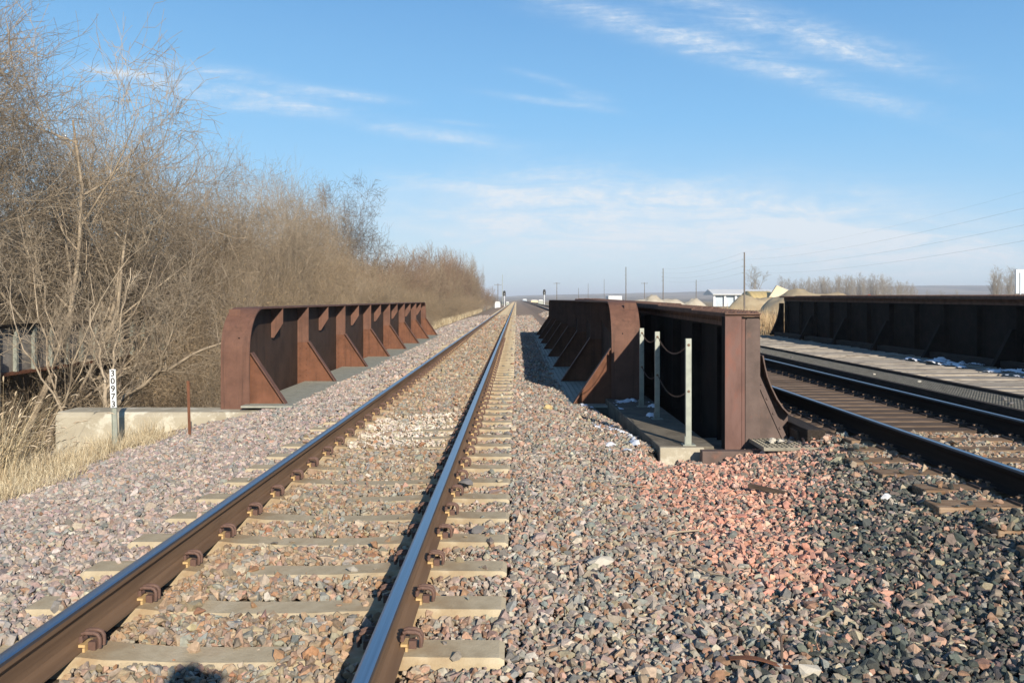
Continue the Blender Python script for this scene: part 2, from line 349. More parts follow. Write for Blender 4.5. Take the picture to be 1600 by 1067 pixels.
def groundH(X, Y):
    X = np.asarray(X, float); Y = np.asarray(Y, float)
    z = np.interp(X, [-400,-60,-25,-14,-10,-7.5,-6.4,-6.0,-5.2,-3.9,-3.3,0,1.5,3,6,7,10,12.5,20,80,500],
                     [-1.2,-1.6,-3.3,-3.3,-2.4,-1.15,-.86,-.76,-.53,-.42,-.4,-.45,-.4,-.3,-.3,-.12,-.15,-.75,-1.1,-1.2,-1.2])
    z = z+(fbm(X*.5, Y*.5, 4)-.5)*.25*sst(np.abs(X-.5), 5.5, 8)
    ys = np.where(X < 1.8, 13.35, 9.35); ye = np.where(X < 1.8, 38.4, 31.5)
    v = sst(Y, ys, ys+1.2)*(1-sst(Y, ye-1.2, ye))
    v = np.where((X < -6.5), sst(Y, 9, 18)*(1-sst(Y, 34, 44)), v); v = np.where(X > 12, sst(Y, 7, 14)*(1-sst(Y, 27, 34)), v)
    bottom = -4.6+(fbm(X*.3, Y*.3, 3)-.5)*.8
    bottom = np.where(X > 12, np.maximum(bottom, -3.0), bottom); bottom = np.where(X > 60, z, bottom)
    return z*(1-v)+np.minimum(bottom, z)*v
def grid_mesh(name, xs, ys, zf, mat, keep=None, parent=None, smooth=True):
    X, Y = np.meshgrid(xs, ys); Z = zf(X, Y); V = np.stack([X.ravel(), Y.ravel(), Z.ravel()], 1)
    ny, nx = X.shape; i = np.arange((ny-1)*(nx-1)); r = i//(nx-1); c = i % (nx-1); a = r*nx+c
    Fc = np.stack([a, a+1, a+nx+1, a+nx], 1)
    if keep is not None:
        xm = (xs[:-1]+xs[1:])/2; ym = (ys[:-1]+ys[1:])/2; XM, YM = np.meshgrid(xm, ym); Fc = Fc[keep(XM, YM).ravel()]
    me = np_mesh(name, V, Fc, mat, smooth=smooth)
    bm = bmesh.new(); bm.from_mesh(me); bmesh.ops.delete(bm, geom=[v for v in bm.verts if not v.link_faces], context='VERTS'); bm.to_mesh(me); bm.free()
    return link(name, me, None, parent)
def spaced(*parts): return np.unique(np.round(np.concatenate([np.arange(a, b, s) for a, b, s in parts]), 4))
gx = spaced((-9000,-400,1200),(-400,-60,25),(-60,-16,3),(-16,-6.6,.4),(-6.6,-3,.2),(-3,14,.45),(14,60,4),(60,500,30),(500,9001,1200))
gy = spaced((-60,-6,6),(-6,8,.8),(8,16,.25),(16,30,1.0),(30,46,.4),(46,120,3),(120,500,15),(500,2000,100),(2000,9001,1000))
tag(grid_mesh('ground', gx, gy, groundH, M['ground']), kind='structure')
def bed_keep(X, Y):
    k = np.where(X > 1.5, (Y < 8.8) | (Y > 32.2), True)
    return k & ~((Y > 13.0) & (Y < 38.7) & ((X < -3.7) | (X > 1.0)) & (X < 1.5))
bx = spaced((-6.6,7.61,.1)); by = spaced((-4,13,.1),(13,38.7,.3),(38.7,60,.6),(60,200,5),(200,900,50),(8.8,8.81,1),(32.2,32.3,1))
def bed_under(X, Y):                              # dusty surface just under the loose stones
    return bedH(X, Y)-.035*(1-sst(Y, 34, 44))-.02*((X > XC-1.4) & (X < XC+1.4))
tag(grid_mesh('ballast_bed', bx, by, bed_under, M['bed'], bed_keep), kind='structure')
# hills on the horizon
th = np.linspace(math.atan((-900-VX)/F), math.atan((2500-VX)/F), 160); rr = np.array([850,1100,1400,1800,2200,2600,3000,3400,3800,4600,5600.])
T, RR = np.meshgrid(th, rr); pxs = np.tan(T)*F+VX
E = np.interp(pxs, [-900,600,800,860,1000,1100,1250,1400,1600,2500], [.006,.004,.0035,.0048,.0072,.0095,.0125,.0158,.0165,.014])
zz = -1.25+(EYE+1.25+E*3400)*sst(RR, 900, 3400)*(.9+.1*np.cos(RR/500))+(fbm(pxs*.012, RR*.002, 4)-.5)*RR*.0032*sst(RR, 900, 2400)
V = np.stack([(RR*np.tan(T)).ravel(), RR.ravel(), zz.ravel()], 1); ny, nx = T.shape
i = np.arange((ny-1)*(nx-1)); a = i//(nx-1)*nx+i % (nx-1)
tag(link('hills', np_mesh('hills', V, np.stack([a, a+1, a+nx+1, a+nx], 1), M['hill'], smooth=True), None), kind='structure')

# ------------------------------------------------------------------ crushed stone
protos = []
for k in range(26):
    bm = bmesh.new(); n = random.choice((9, 10, 12, 13)); el = (random.uniform(.8, 1.35), random.uniform(.7, 1.05), random.uniform(.5, .85))
    for i in range(n):
        v = Vector([random.gauss(0, 1) for _ in range(3)]).normalized()*random.uniform(.82, 1.1); bm.verts.new((v.x*el[0], v.y*el[1], v.z*el[2]))
    bmesh.ops.convex_hull(bm, input=bm.verts); bmesh.ops.delete(bm, geom=[v for v in bm.verts if not v.link_faces], context='VERTS')
    bmesh.ops.triangulate(bm, faces=bm.faces); bm.verts.index_update()
    protos.append((np.array([v.co[:] for v in bm.verts]), np.array([[v.index for v in f.verts] for f in bm.faces]))); bm.free()
PAL = {
 'mix': [(.37,.34,.315),(.30,.28,.27),(.44,.40,.36),(.43,.30,.25),(.47,.335,.28),(.22,.225,.225),(.27,.30,.30),(.40,.36,.29),(.36,.29,.28),(.52,.49,.45),(.33,.21,.15)],
 'left': [(.40,.36,.36),(.34,.31,.315),(.46,.41,.40),(.41,.33,.31),(.45,.36,.33),(.26,.26,.265),(.31,.32,.33),(.42,.38,.34),(.38,.31,.32),(.52,.48,.47)],
 'centre': [(.40,.33,.26),(.33,.26,.20),(.45,.37,.29),(.40,.28,.21),(.42,.31,.24),(.25,.22,.19),(.30,.29,.26),(.40,.34,.25),(.36,.28,.23),(.47,.42,.35),(.38,.23,.15),(.30,.31,.30),(.34,.34,.33)],
 'pink': [(.62,.33,.26),(.67,.39,.31),(.57,.30,.24),(.62,.44,.37),(.50,.29,.24),(.66,.47,.40),(.20,.21,.20),(.58,.36,.30),(.30,.28,.26)],
 'dark': [(.09,.11,.105),(.12,.14,.135),(.07,.085,.09),(.15,.165,.155),(.18,.145,.145),(.23,.20,.185),(.14,.155,.135),(.28,.25,.21),(.44,.28,.22),(.10,.10,.105),(.38,.35,.28),(.08,.09,.09)],
 'fines': [(.66,.62,.57),(.72,.68,.63),(.58,.55,.51),(.64,.57,.52)]}
TIE_Y = 3.92-.61*12+.61*np.arange(312); TIE_Y[0:4] = TIE_Y[0:4]
def tie_top(x):
    ax = np.abs(x-XC); return np.interp(ax, [0,.25,.55,.66,.86,.95,1.295], [-.218,-.216,-.20,-.187,-.187,-.19,-.192])
W2 = list(3.05+.53*np.arange(11)); W2 = [y for y in W2 if y < 8.7]
def make_stones(name, y0, y1, cell, rad, layers, x0=-6.3, x1=7.2):
    allP = []
    for L in range(layers):
        xs = np.arange(x0, x1, cell); ys = np.arange(y0, y1, cell)
        X, Y = np.meshgrid(xs, ys); X = X.ravel()+RNG.uniform(-.5, .5, X.size)*cell; Y = Y.ravel()+RNG.uniform(-.5, .5, Y.size)*cell
        ok = (np.abs(X) < .72*Y+2.6) & bed_keep(X, Y)
        ok &= ~((Y > 13.05) & (Y < 38.6) & ((X < -3.62-.1*vn(X*0, Y*3)) | (X > 1.0)))
        ok &= (X > -5.35+.7*(fbm(X*.9, Y*.9)-.5))
        X = X[ok]; Y = Y[ok]
        r = rad*np.exp(RNG.normal(-.03, .33, X.size)); r = np.clip(r, rad*.4, rad*2.0)
        if L == 2: r = r*.42
        if L == 0: r *= .92
        H = bedH(X, Y); Z = H-.016+(min(L, 1)*.012)+RNG.uniform(-.010, .008, X.size)-(r-rad)*.25
        Z = Z+RNG.uniform(0, .02, X.size)*(RNG.random(X.size) < .08)
        ok = np.ones(X.size, bool)
        # keep the concrete ties, the rails and their fastenings free
        dy = np.abs(((Y-TIE_Y[0]+.305) % .61)-.305); on = (dy < .118+r*.35) & (X > XC-1.31-r*.3) & (X < XC+1.31+r*.3)
        cover = ((np.abs(X-XC) < .60) & (fbm(X*1.1+5, Y*1.3, 3) > .64-.24*sst(Y, 5.5, 9.5))) | ((X < XC-.98) & (fbm(X*1.5, Y*1.2+9, 3) > .68-.2*sst(Y, 7, 12)))
        cover &= RNG.random(X.size) < .85
        ok &= ~(on & ~cover & (RNG.random(X.size) > .014))
        tt = tie_top(X); Z = np.where(on, np.maximum(Z, tt+r*.35), Z)
        for rx in (XC-.7535, XC+.7535): ok &= ~(np.abs(X-rx) < .082+r*.7); Z = np.where(np.abs(X-rx) < .2, np.minimum(Z, -.215), Z)
        for rx in (3.60, 5.11): ok &= ~(np.abs(X-rx) < .09+r*.7)
        for ty in W2:
            on2 = (np.abs(Y-ty) < .11+r*.3) & (X > 2.93) & (X < 5.8)
            cov2 = (X < 3.12+.25*fbm(X*2, Y*2)) & (Y < 5.4)
            ok &= ~(on2 & ~cov2 & (RNG.random(X.size) > .02)); Z = np.where(on2, np.maximum(Z, .055+r*.5), Z)
        # things standing on the bed
        ok &= ~((X > 1.5) & (X < 2.2) & (Y > 8.86))
        if L == 1: ok &= RNG.random(X.size) < .85
        if L == 2: ok &= RNG.random(X.size) < .45
        allP.append(np.stack([X, Y, Z, r], 1)[ok])
    P = np.concatenate(allP); n = len(P); X, Y, Z, r = P.T
    # which heap each stone belongs to
    nz = fbm(X*1.2, Y*1.2, 3)-.5; nf = RNG.uniform(-.5, .5, n)
    u = X+nz*.9+nf*.5
    pink = (np.interp(Y, [4.2,5.2,7,8.7], [.0,1,1,1]) > RNG.random(n)*.9) & (u > np.interp(Y, [4,5.2,7,8.7], [1.25,1.3,1.25,1.55])) & (u < np.interp(Y, [4,5.2,7,8.7], [1.7,2.05,2.6,3.1])) & (Y < 9)
    dark = (u > np.interp(Y, [3,4,5.2,7,8.7], [.95,1.25,1.85,2.45,3.4])) & (Y < 9.2) & ~pink & (u < 3.4)
    dark |= (u > 2.2) & (u < 3.3) & (Y < 9.2) & (RNG.random(n) < .3)
    keys = np.full(n, 'mix', dtype='<U8'); keys[X < -2.3] = 'left'; keys[(X > XC-.72) & (X < XC+.72)] = 'centre'
    keys[dark] = 'dark'; keys[pink] = 'pink'; keys[(X > 3.3) & (X < 6)] = 'centre'
    fin = (Y+nz > 9.3) & (Y+nz < 11.9) & (X > XC-.66) & (X < XC+.6) & (RNG.random(n) < .8); keys[fin] = 'fines'; r = np.where(fin, r*.7, r)
    keys[(RNG.random(n) < .12) & (keys != 'fines') & (keys != 'pink')] = 'mix'
    C = np.zeros((n, 3))
    for k, pal in PAL.items():
        s_ = keys == k; pal = np.array(pal); C[s_] = pal[RNG.integers(0, len(pal), s_.sum())]
    C *= RNG.uniform(.78, 1.22, (n, 1)); C *= 1+RNG.normal(0, .03, (n, 3)); C *= .76; C *= np.array([1.06,1.0,.90]); C = np.clip(C, .04, .75)
    rust = np.exp(-((X-XC-.75)/.22)**2)+np.exp(-((X-XC+.75)/.22)**2)
    C = C*(1-.45*rust[:, None])+np.array((.36,.22,.11))*.45*rust[:, None]
    pid = RNG.integers(0, len(protos), n); Vs = []; Fs = []; Cs = []; base = 0
    for k, (pv, pf) in enumerate(protos):
        s_ = np.where(pid == k)[0]; m = len(s_)
        if not m: continue
        q = RNG.normal(0, 1, (m, 4)); q[:, 1:3] *= .45; q /= np.linalg.norm(q, axis=1)[:, None]; w_, x_, y_, z_ = q.T   # mostly lying flat
        Rm = np.stack([1-2*(y_*y_+z_*z_), 2*(x_*y_-z_*w_), 2*(x_*z_+y_*w_), 2*(x_*y_+z_*w_), 1-2*(x_*x_+z_*z_), 2*(y_*z_-x_*w_), 2*(x_*z_-y_*w_), 2*(y_*z_+x_*w_), 1-2*(x_*x_+y_*y_)], 1).reshape(m, 3, 3)
        sv = pv[None]*(r[s_, None, None]*RNG.uniform(.82, 1.2, (m, 1, 3)))
        vv = np.einsum('mij,mvj->mvi', Rm, sv)+P[s_, None, :3]
        Vs.append(vv.reshape(-1, 3)); Fs.append((pf[None]+(base+np.arange(m)*len(pv))[:, None, None]).reshape(-1, 3)); Cs.append(np.repeat(C[s_], len(pv), 0)); base += m*len(pv)
    me = np_mesh(name, np.concatenate(Vs), np.concatenate(Fs), M['stone'], np.concatenate(Cs))
    print(name, n)
    return link(name, me, None)
for nm, a in (('near', (2.6, 9.2, .036, .0270, 3)), ('mid', (9.2, 17, .044, .029, 2)), ('far', (17, 42, .070, .040, 1)), ('farther', (42, 84, .15, .075, 1))):
    tag(make_stones('ballast_stones', *a), {'near': 'loose crushed pink, grey and brown ballast stones in the foreground', 'mid': 'crushed grey ballast stones around the ends of the steel bridge', 'far': 'crushed ballast stones lying on the bridge between the steel girders', 'farther': 'crushed ballast stones along both tracks beyond the bridges'}[nm], 'ballast', None, 'stuff')

def rock(name, loc, r, color_mat, label, cat='rock', flat=1, seed=0, rz=0):
    random.seed(seed+50); bm = bmesh.new()
    for i in range(16):
        v = Vector([random.gauss(0, 1) for _ in range(3)]).normalized()*random.uniform(.85, 1.05)
        bm.verts.new((v.x*r[0], v.y*r[1], v.z*r[2]))
    bmesh.ops.convex_hull(bm, input=bm.verts); bmesh.ops.delete(bm, geom=[v for v in bm.verts if not v.link_faces], context='VERTS')
    me = bpy.data.meshes.new(name); bm.to_mesh(me); bm.free()
    o = link(name, me, color_mat, None, loc); o.rotation_euler = (random.uniform(-.1, .1), random.uniform(-.15, .15), rz)
    return tag(o, label, cat)
pal_rock = mat('pale_rock', (.44,.40,.33), [(.52,.48,.40)], 12, .9, 0, .003, 80); yel_rock = mat('yellow_rock', (.45,.33,.16), [(.52,.40,.2)], 12, .9, 0, .003, 80)
dark_rock = mat('dark_rock', (.10,.10,.10), [(.16,.15,.15)], 12, .9, 0, .003, 80)
def onbed(px, py):
    Y = 8.
    for _ in range(30): p = at(px, py, Y); Y = F*(EYE-float(bedH(p.x, Y)))/(py-HY)
    p = at(px, py, Y); return Vector((p.x, Y, float(bedH(p.x, Y))))
p = onbed(937, 882); rock('concrete_chunk', p+Vector((0, 0, .02)), (.10,.075,.035), pal_rock, 'flat pale broken piece of concrete lying on the gravel right of the track', 'rubble', seed=3, rz=.4)
p = onbed(856, 640); rock('rock', p+Vector((0, 0, .03)), (.085,.06,.06), yel_rock, 'yellowish brown rock lying alone on the grey gravel near the bridge', seed=5)
p = onbed(1265, 1052); rock('rock', p+Vector((0, 0, .015)), (.06,.04,.04), pal_rock, 'square pale yellow rock on the dark gravel at the bottom of the picture', seed=8)
p = onbed(1384, 780); rock('rock', p+Vector((0, 0, .02)), (.042,.035,.03), M['white'], 'small white rock on the dark gravel beside the wooden ties', seed=9)
p = onbed(545, 530); 
rock('rock', Vector((-.45, 7.35, -.165)), (.075,.05,.04), dark_rock, 'dark stone lying on a concrete tie end right of the rail', seed=12)
rock('rock', Vector((-.27, 5.9, -.175)), (.07,.035,.03), dark_rock, 'long dark stone lying across a gap between concrete tie ends', seed=13)
# rusty scrap strip and bent rod in the foreground
p = onbed(1185, 1040); mb = MB(); 
for i in range(10):
    a = i/9; mb.add([], [])
pts = [(-.13+.26*i/9, -.02*math.sin(i*.35)-.05*i/9, .035+.018*math.sin(i*.5)) for i in range(10)]
vs = []; fs = []
for (x, y, z) in pts: vs += [(x, y-.014, z), (x, y+.014, z+.003), (x, y+.014, z-.001), (x, y-.014, z-.004)]
for i in range(9):
    for k in range(4): fs.append((4*i+k, 4*i+(k+1) % 4, 4*i+4+(k+1) % 4, 4*i+4+k))
tag(MB().add(vs, fs+[(0,1,2,3),(39,38,37,36)]).build('scrap_strip', M['rust_orange'], None, p), 'short curved rusty metal strip lying in the gravel', 'scrap')
p = onbed(1222, 1035); tag(MB().tube([(0,0,.0),(.005,.02,.05),(.012,.05,.09),(.01,.10,.12)], .006, 6).build('bent_rod', M['iron'], None, p), 'thin dark bent rod sticking out of the gravel', 'scrap')
p = onbed(1200, 772); tag(MB().box(-.17,.17,-.02,.02,.0,.035).build('wood_scrap', M['wood'], None, p+Vector((0,0,.02)), bevel=.004), 'narrow brown wood splinter lying on the pink gravel', 'scrap').rotation_euler = (0,.05,-.75)
def stick(px, py, L, rz, lab):
    p = onbed(px, py); o = MB().tube([(-L/2,0,.01),(-L/6,.01,.02),(L/5,-.01,.015),(L/2,.01,.02)], [.004,.007,.006,.003], 5).build('stick', M['bark'], None, p+Vector((0,0,.02))); o.rotation_euler = (0,0,rz); tag(o, lab, 'stick')
stick(1075, 838, .45, .5, 'grey stick lying where grey and pink gravel meet'); stick(985, 765, .3, -.4, 'thin stick lying on the gravel left of the concrete ledge'); stick(1100, 900, .28, -.9, 'short brown stick lying on the reddish gravel in front of the heap')

# ------------------------------------------------------------------ rails
def rail_profile(h=.186):
    s_ = h/.186; half = [(0,0),(.076,0),(.076,.011),(.030,.022),(.012,.034),(.0088,.06),(.0088,.118),(.014,.135),(.034,.144),(.0375,.150),(.0372,.170),(.032,.181),(.022,.185),(.009,.1858),(0,.186)]
    return [(x, z*s_) for x, z in half]+[(-x, z*s_) for x, z in half[-2:0:-1]]
def make_rail(x, ztop, ys, label, side, group=None, curve=None, band=(-1, 1)):
    pr = rail_profile(); n = len(pr); vs = []; fs = []; mi = []
    for y in ys:
        ox, oz = curve(y) if curve else (0, 0)
        vs += [(px+ox, y, pz-.186+oz) for px, pz in pr]
    for i in range(len(ys)-1):
        for k in range(n):
            fs.append((i*n+k, i*n+(k+1) % n, (i+1)*n+(k+1) % n, (i+1)*n+k))
            zz = (pr[k][1]+pr[(k+1) % n][1])/2; xx = (pr[k][0]+pr[(k+1) % n][0])/2; mi.append((1 if band[0] < xx < band[1] else 2) if zz > .1827 else (2 if zz > .175 else 0))
    fs += [tuple(range(n)), tuple(range((len(ys)-1)*n, len(ys)*n))]; mi += [0, 0]
    me = bpy.data.meshes.new('rail'); me.from_pydata(vs, [], fs); me.update()
    for m_ in (side, M['rail_top'], M['rail_lip']): me.materials.append(m_)
    me.polygons.foreach_set('material_index', mi)
    bm = bmesh.new(); bm.from_mesh(me); bmesh.ops.recalc_face_normals(bm, faces=bm.faces); bm.to_mesh(me); bm.free()
    o = link('rail', me, None, None, (x, 0, ztop)); tag(o, label, 'rail'); return o
ysr = [-4,-1,2,4,6,8,10,14,20,30,45,70,110,170,260,400,600,900]
make_rail(XC-.7535, 0, ysr, 'left rail of the concrete tie track, brown web and blue shining top', M['rail_side'])
make_rail(XC+.7535, 0, ysr, 'right rail of the concrete tie track, with a dark shadow along its left side', M['rail_side'])
def cur2(y):
    u = max(0, y-30); return (-.0*u, .0018*min(u, 120)+.0*u)
make_rail(3.60, .24, [-4,1,4,7,10,15,22,32,40,50,70,90,110,150,200,300,450,700], 'nearer rail of the wooden tie track, shaded side and thin bright top', M['rail_shaded'], curve=cur2, band=(-.024, .006))
make_rail(5.11, .24, [-4,1,4,7,10,15,22,32,40,50,70,90,110,150,200,300,450,700], 'farther rail of the wooden tie track, beside the mesh walkway', M['rail_shaded'], curve=cur2, band=(-.024, .006))

# ------------------------------------------------------------------ concrete ties
def tie_mesh():
    st = [-1.295,-1.27,-1.1,-.95,-.86,-.66,-.55,-.4,-.25,0,.25,.4,.55,.66,.86,.95,1.1,1.27,1.295]; vs = []; fs = []; n = 6
    for i, x in enumerate(st):
        zt = float(tie_top(x+XC)); e = .012 if i in (0, len(st)-1) else 0; wtop = .105-.012*(abs(x) < .5)
        vs += [(x,-.135,-.40),(x,-.118,zt-.022-e),(x,-wtop+.006,zt-e),(x,wtop-.006,zt-e),(x,.118,zt-.022-e),(x,.135,-.40)]
    for i in range(len(st)-1):
        for k in range(n): fs.append((i*n+k, i*n+(k+1) % n, (i+1)*n+(k+1) % n, (i+1)*n+k))
    fs += [tuple(range(n)), tuple(range((len(st)-1)*n, len(st)*n))]
    return MB().add(vs, fs)
tie_me = tie_mesh().mesh('concrete_tie'); tie_me.materials.append(M['tie'])
def clip_mesh(s):
    """spring clip: flat double loop arching from the rail foot over the cast shoulder; s = side of the rail"""
    mb = MB(); path = [(.060,.028),(.058,.045),(.066,.060),(.082,.066),(.120,.064),(.138,.056),(.147,.040),(.148,.018),(.146,-.005)]
    for dy in (-.020, .020):
        mb.tube([(s*x, dy, z-.170) for x, z in path], .0095, 7)
    mb.tube([(s*.060, -.024, -.142), (s*.060, .024, -.142)], .011, 7)
    mb.tube([(s*.085, -.026, -.106), (s*.12, -.026, -.108)], .006, 6)
    mb.box(min(s*.09, s*.125), max(s*.09, s*.125), -.016, .016, -.19, -.150)
    return mb.mesh('rail_clip')
def ins_mesh(s):
    mb = MB(); a, b = sorted((s*.054, s*.086)); mb.box(a, b, -.038, .038, -.168, -.156); a, b = sorted((s*.077, s*.088)); return mb.box(a, b, -.046, .046, -.19, -.169).mesh('insulator')
clips = {s: clip_mesh(s) for s in (-1, 1)}; inss = {s: ins_mesh(s) for s in (-1, 1)}
for s in (-1, 1): clips[s].materials.append(M['clip']); inss[s].materials.append(M['insul'])
def concrete_tie(y, parts):
    o = link('concrete_tie', tie_me, None, None, (XC+random.uniform(-.006,.006), y+random.uniform(-.008,.008), 0)); o.rotation_euler = (0, 0, random.uniform(-.006,.006))
    tag(o, 'pale concrete tie set in gravel across the left track', 'railroad tie', 'concrete ties of the left track')
    if parts:
        for rx in (-.7535, .7535):
            for s in (-1, 1):
                link('rail_clip', clips[s], None, o, (rx, random.uniform(-.004,.004), 0)); link('insulator', inss[s], None, o, (rx, 0, 0))
random.seed(4); nt = 0; rest = []
for y in TIE_Y:
    if y < 2.0: continue
    if nt < 298: concrete_tie(float(y), y < 34); nt += 1
    else: rest.append(float(y))
mb = MB(); yy = TIE_Y[-1]+.61 if not rest else rest[0]
v0 = [v.co for v in tie_me.vertices]; f0 = [tuple(p.vertices) for p in tie_me.polygons]
last_y = 2+298*.61
yy = last_y+.5
while yy < 520: mb.box(XC-1.295, XC+1.295, yy-.12, yy+.12, -.4, -.19); yy += .61
tag(mb.build('distant_ties', M['tie']), 'row of concrete ties too far off to tell apart', 'railroad ties', None, 'stuff')

# ------------------------------------------------------------------ wooden ties of the right track
def wood_tie(x0, x1, y, ztop, wd, m_, label, group, plates=True, spikes=False, rz=0):
    o = MB().box(x0-4.355, x1-4.355, -wd/2, wd/2, -.20, 0).build('wooden_tie', m_, None, (4.355, y, ztop), bevel=.012); o.rotation_euler = (0, 0, rz)
    tag(o, label, 'railroad tie', group)
    if plates:
        for rx in (3.60, 5.11):
            pl = link('tie_plate', PLATE, None, o, (rx-4.355, 0, 0))
            if spikes:
                for (sx_, sy_) in ((-.092,-.045),(-.097,.05),(.093,.03),(-.145,.0)): link('spike', SPIKE, None, pl, (sx_, sy_, .016))
    return o
PLATE = MB().box(-.18,.18,-.09,.09,.001,.016).mesh('tie_plate'); PLATE.materials.append(M['iron'])
SPIKE = MB().box(-.007,.007,-.007,.007,-.01,.022).box(-.014,.012,-.012,.012,.022,.033).mesh('spike'); SPIKE.materials.append(M['spike'])
random.seed(21)
for k, y in enumerate(W2):
    wood_tie((2.93 if y < 7.6 else 3.42 if y > 8.1 else 3.2)+random.uniform(-.12,.08), 5.75+random.uniform(-.05,.05), y, .055, .225, M['wood_pale'], 'pale weathered wooden tie in gravel in front of the old bridge', 'wooden ties in gravel before the bridge', True, True, random.uniform(-.015,.015))
y = 9.0; k = 0
while y < 31.8:
    wood_tie(3.0, 5.85, y, .055+.0045*0, .245, M['wood'], 'brown timber tie laid close to its neighbours on the old bridge', 'closely laid timber ties on the old bridge', True, y < 16, random.uniform(-.006,.006)); y += .36
y = 32.6; k = 0
while y < 110 and k < 150:
    wood_tie(3.0, 5.75, y, .055+.0018*(y-30), .225, M['wood_pale'], 'wooden tie in gravel beyond the old bridge', 'wooden ties beyond the old bridge', False); y += .53; k += 1

# ------------------------------------------------------------------ left bridge: two welded girders
def welded_girder(xw, s, y0, y1, zb, zt, label):
    """s = side on which the track lies (+1 right)"""
    root = empty('bridge_girder', (xw, y0, zb), label, 'bridge girder', 'weathering steel girders of the left track bridge')
    L = y1-y0; H = zt-zb; Rc = .70; W = .228
    arc = lambda cy, cz, a0, a1, r: [(cy+r*math.cos(a0+(a1-a0)*i/14), cz+r*math.sin(a0+(a1-a0)*i/14)) for i in range(15)]
    # ribbon flange: up the end, round the corner, along the top, down the other end
    path = [(0, 0)]+arc(Rc, H-Rc, math.pi, math.pi/2, Rc)+arc(L-Rc, H-Rc, math.pi/2, 0, Rc)+[(L, 0)]
    inn = [(.028, 0)]+arc(Rc, H-Rc, math.pi, math.pi/2, Rc-.028)+arc(L-Rc, H-Rc, math.pi/2, 0, Rc-.028)+[(L-.028, 0)]
    vs = []; fs = []; n = len(path)
    for x in (-W, W): vs += [(x, p[0], p[1]) for p in path]+[(x, p[0], p[1]) for p in inn]
    for i in range(n-1):
        fs += [(i, i+1, n+i+1, n+i), (2*n+i, 3*n+i, 3*n+i+1, 2*n+i+1), (i, 2*n+i, 2*n+i+1, i+1), (n+i, n+i+1, 3*n+i+1, 3*n+i)]
    fs += [(0, n, 3*n, 2*n), (n-1, 3*n-1, 4*n-1, 2*n-1)]
    fl = MB().add(vs, fs).build('top_flange', M['rust'], root)
    for p_ in fl.data.polygons: p_.use_smooth = False
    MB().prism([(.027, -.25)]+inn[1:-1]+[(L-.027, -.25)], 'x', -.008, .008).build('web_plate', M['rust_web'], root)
    MB().box(-W, W, -.001, L, -.05, -.002).build('bottom_flange', M['rust'], root)
    ea = MB().box(*sorted((s*.012, s*.09)), .03, .042, .0, H-Rc*.75)
    for i in range(12): ea.dome((s*.052, .030, .07+i*.095), (0, -1, 0), .014)
    ea.build('end_angle', M['old_steel'], root)
    sp = MB()
    for yy_ in (L*.32, L*.66):
        sp.box(*sorted((s*.0085, s*.016)), yy_-.02, yy_+.45, .25, H-.3)
        for i in range(8):
            for dy in (.04, .11, .32, .39): sp.dome((s*.016, yy_+dy, .33+i*.12), (s, 0, 0), .014)
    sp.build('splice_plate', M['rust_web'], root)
    X = lambda a: s*a
    def plate(nm, pts, y, m_, par, bolts=()):
        mb = MB().prism([(X(a), b) for a, b in pts], 'y', y-.006, y+.006)
        for a, b in bolts: mb.dome((X(a), y-.006, b), (0, -1, 0), .016)
        return mb.build(nm, m_, par)
    n8 = 8
    for k in range(n8):
        y = .09+k*(L-.35)/(n8-1)
        hb = .86
        if k == 0: pts = [(.01, 0), (.80, 0), (.80, .03), (.235, hb), (.01, hb)]
        else:
            plate('stiffener', [(.01, hb+.001), (.235, hb+.001), (.235, H-.031), (.01, H-.031)], y, M['rust'], root)
            pts = [(.01, 0), (.80, 0), (.80, .03), (.235, hb), (.01, hb)]
        bolts = [] if k == 0 else [(xx, .08+j*.11) for xx in (.07, .19) for j in range(7)]
        g = plate('knee_brace', pts, y, M['rust_orange'], root, bolts)
        p0 = Vector((X(.82), 0, .0)); p1 = Vector((X(.232), 0, hb+.02)); d = (p1-p0).normalized(); nn = Vector((-d.z, 0, d.x))*(-s if True else 1)
        if nn.z < 0: nn = -nn
        q = [p0, p1, p1+nn*.016, p0+nn*.016]
        MB().prism([(a.x, a.z) for a in q], 'y', y-.075, y+.075).build('brace_flange', M['rust'], g)
    for k in range(n8-1):
        y = .09+(k+.5)*(L-.35)/(n8-1)
        plate('bracket', [(.01, H-.031), (.225, H-.031), (.225, H-.30), (.06, H-.56), (.01, H-.56)], y, M['rust'], root)
    for k in range(n8*2-1):
        y = .3+k*(L-.6)/(n8*2-2); MB().box(*sorted((-s*.01, -s*.2)), y-.006, y+.006, 0, H-.031).build('stiffener', M['rust'], root)
    return root
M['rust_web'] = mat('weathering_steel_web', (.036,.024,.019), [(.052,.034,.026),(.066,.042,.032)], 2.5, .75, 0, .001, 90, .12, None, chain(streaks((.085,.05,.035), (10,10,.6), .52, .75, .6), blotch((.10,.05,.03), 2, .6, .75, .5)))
welded_girder(-4.44, 1, 13.1, 38.7, -.27, 1.325, 'left brown steel plate girder with rounded ends and sunlit knee braces')
welded_girder(1.73, -1, 13.1, 38.7, -.20, 1.43, 'shaded brown steel plate girder with a rounded end just right of the left track')
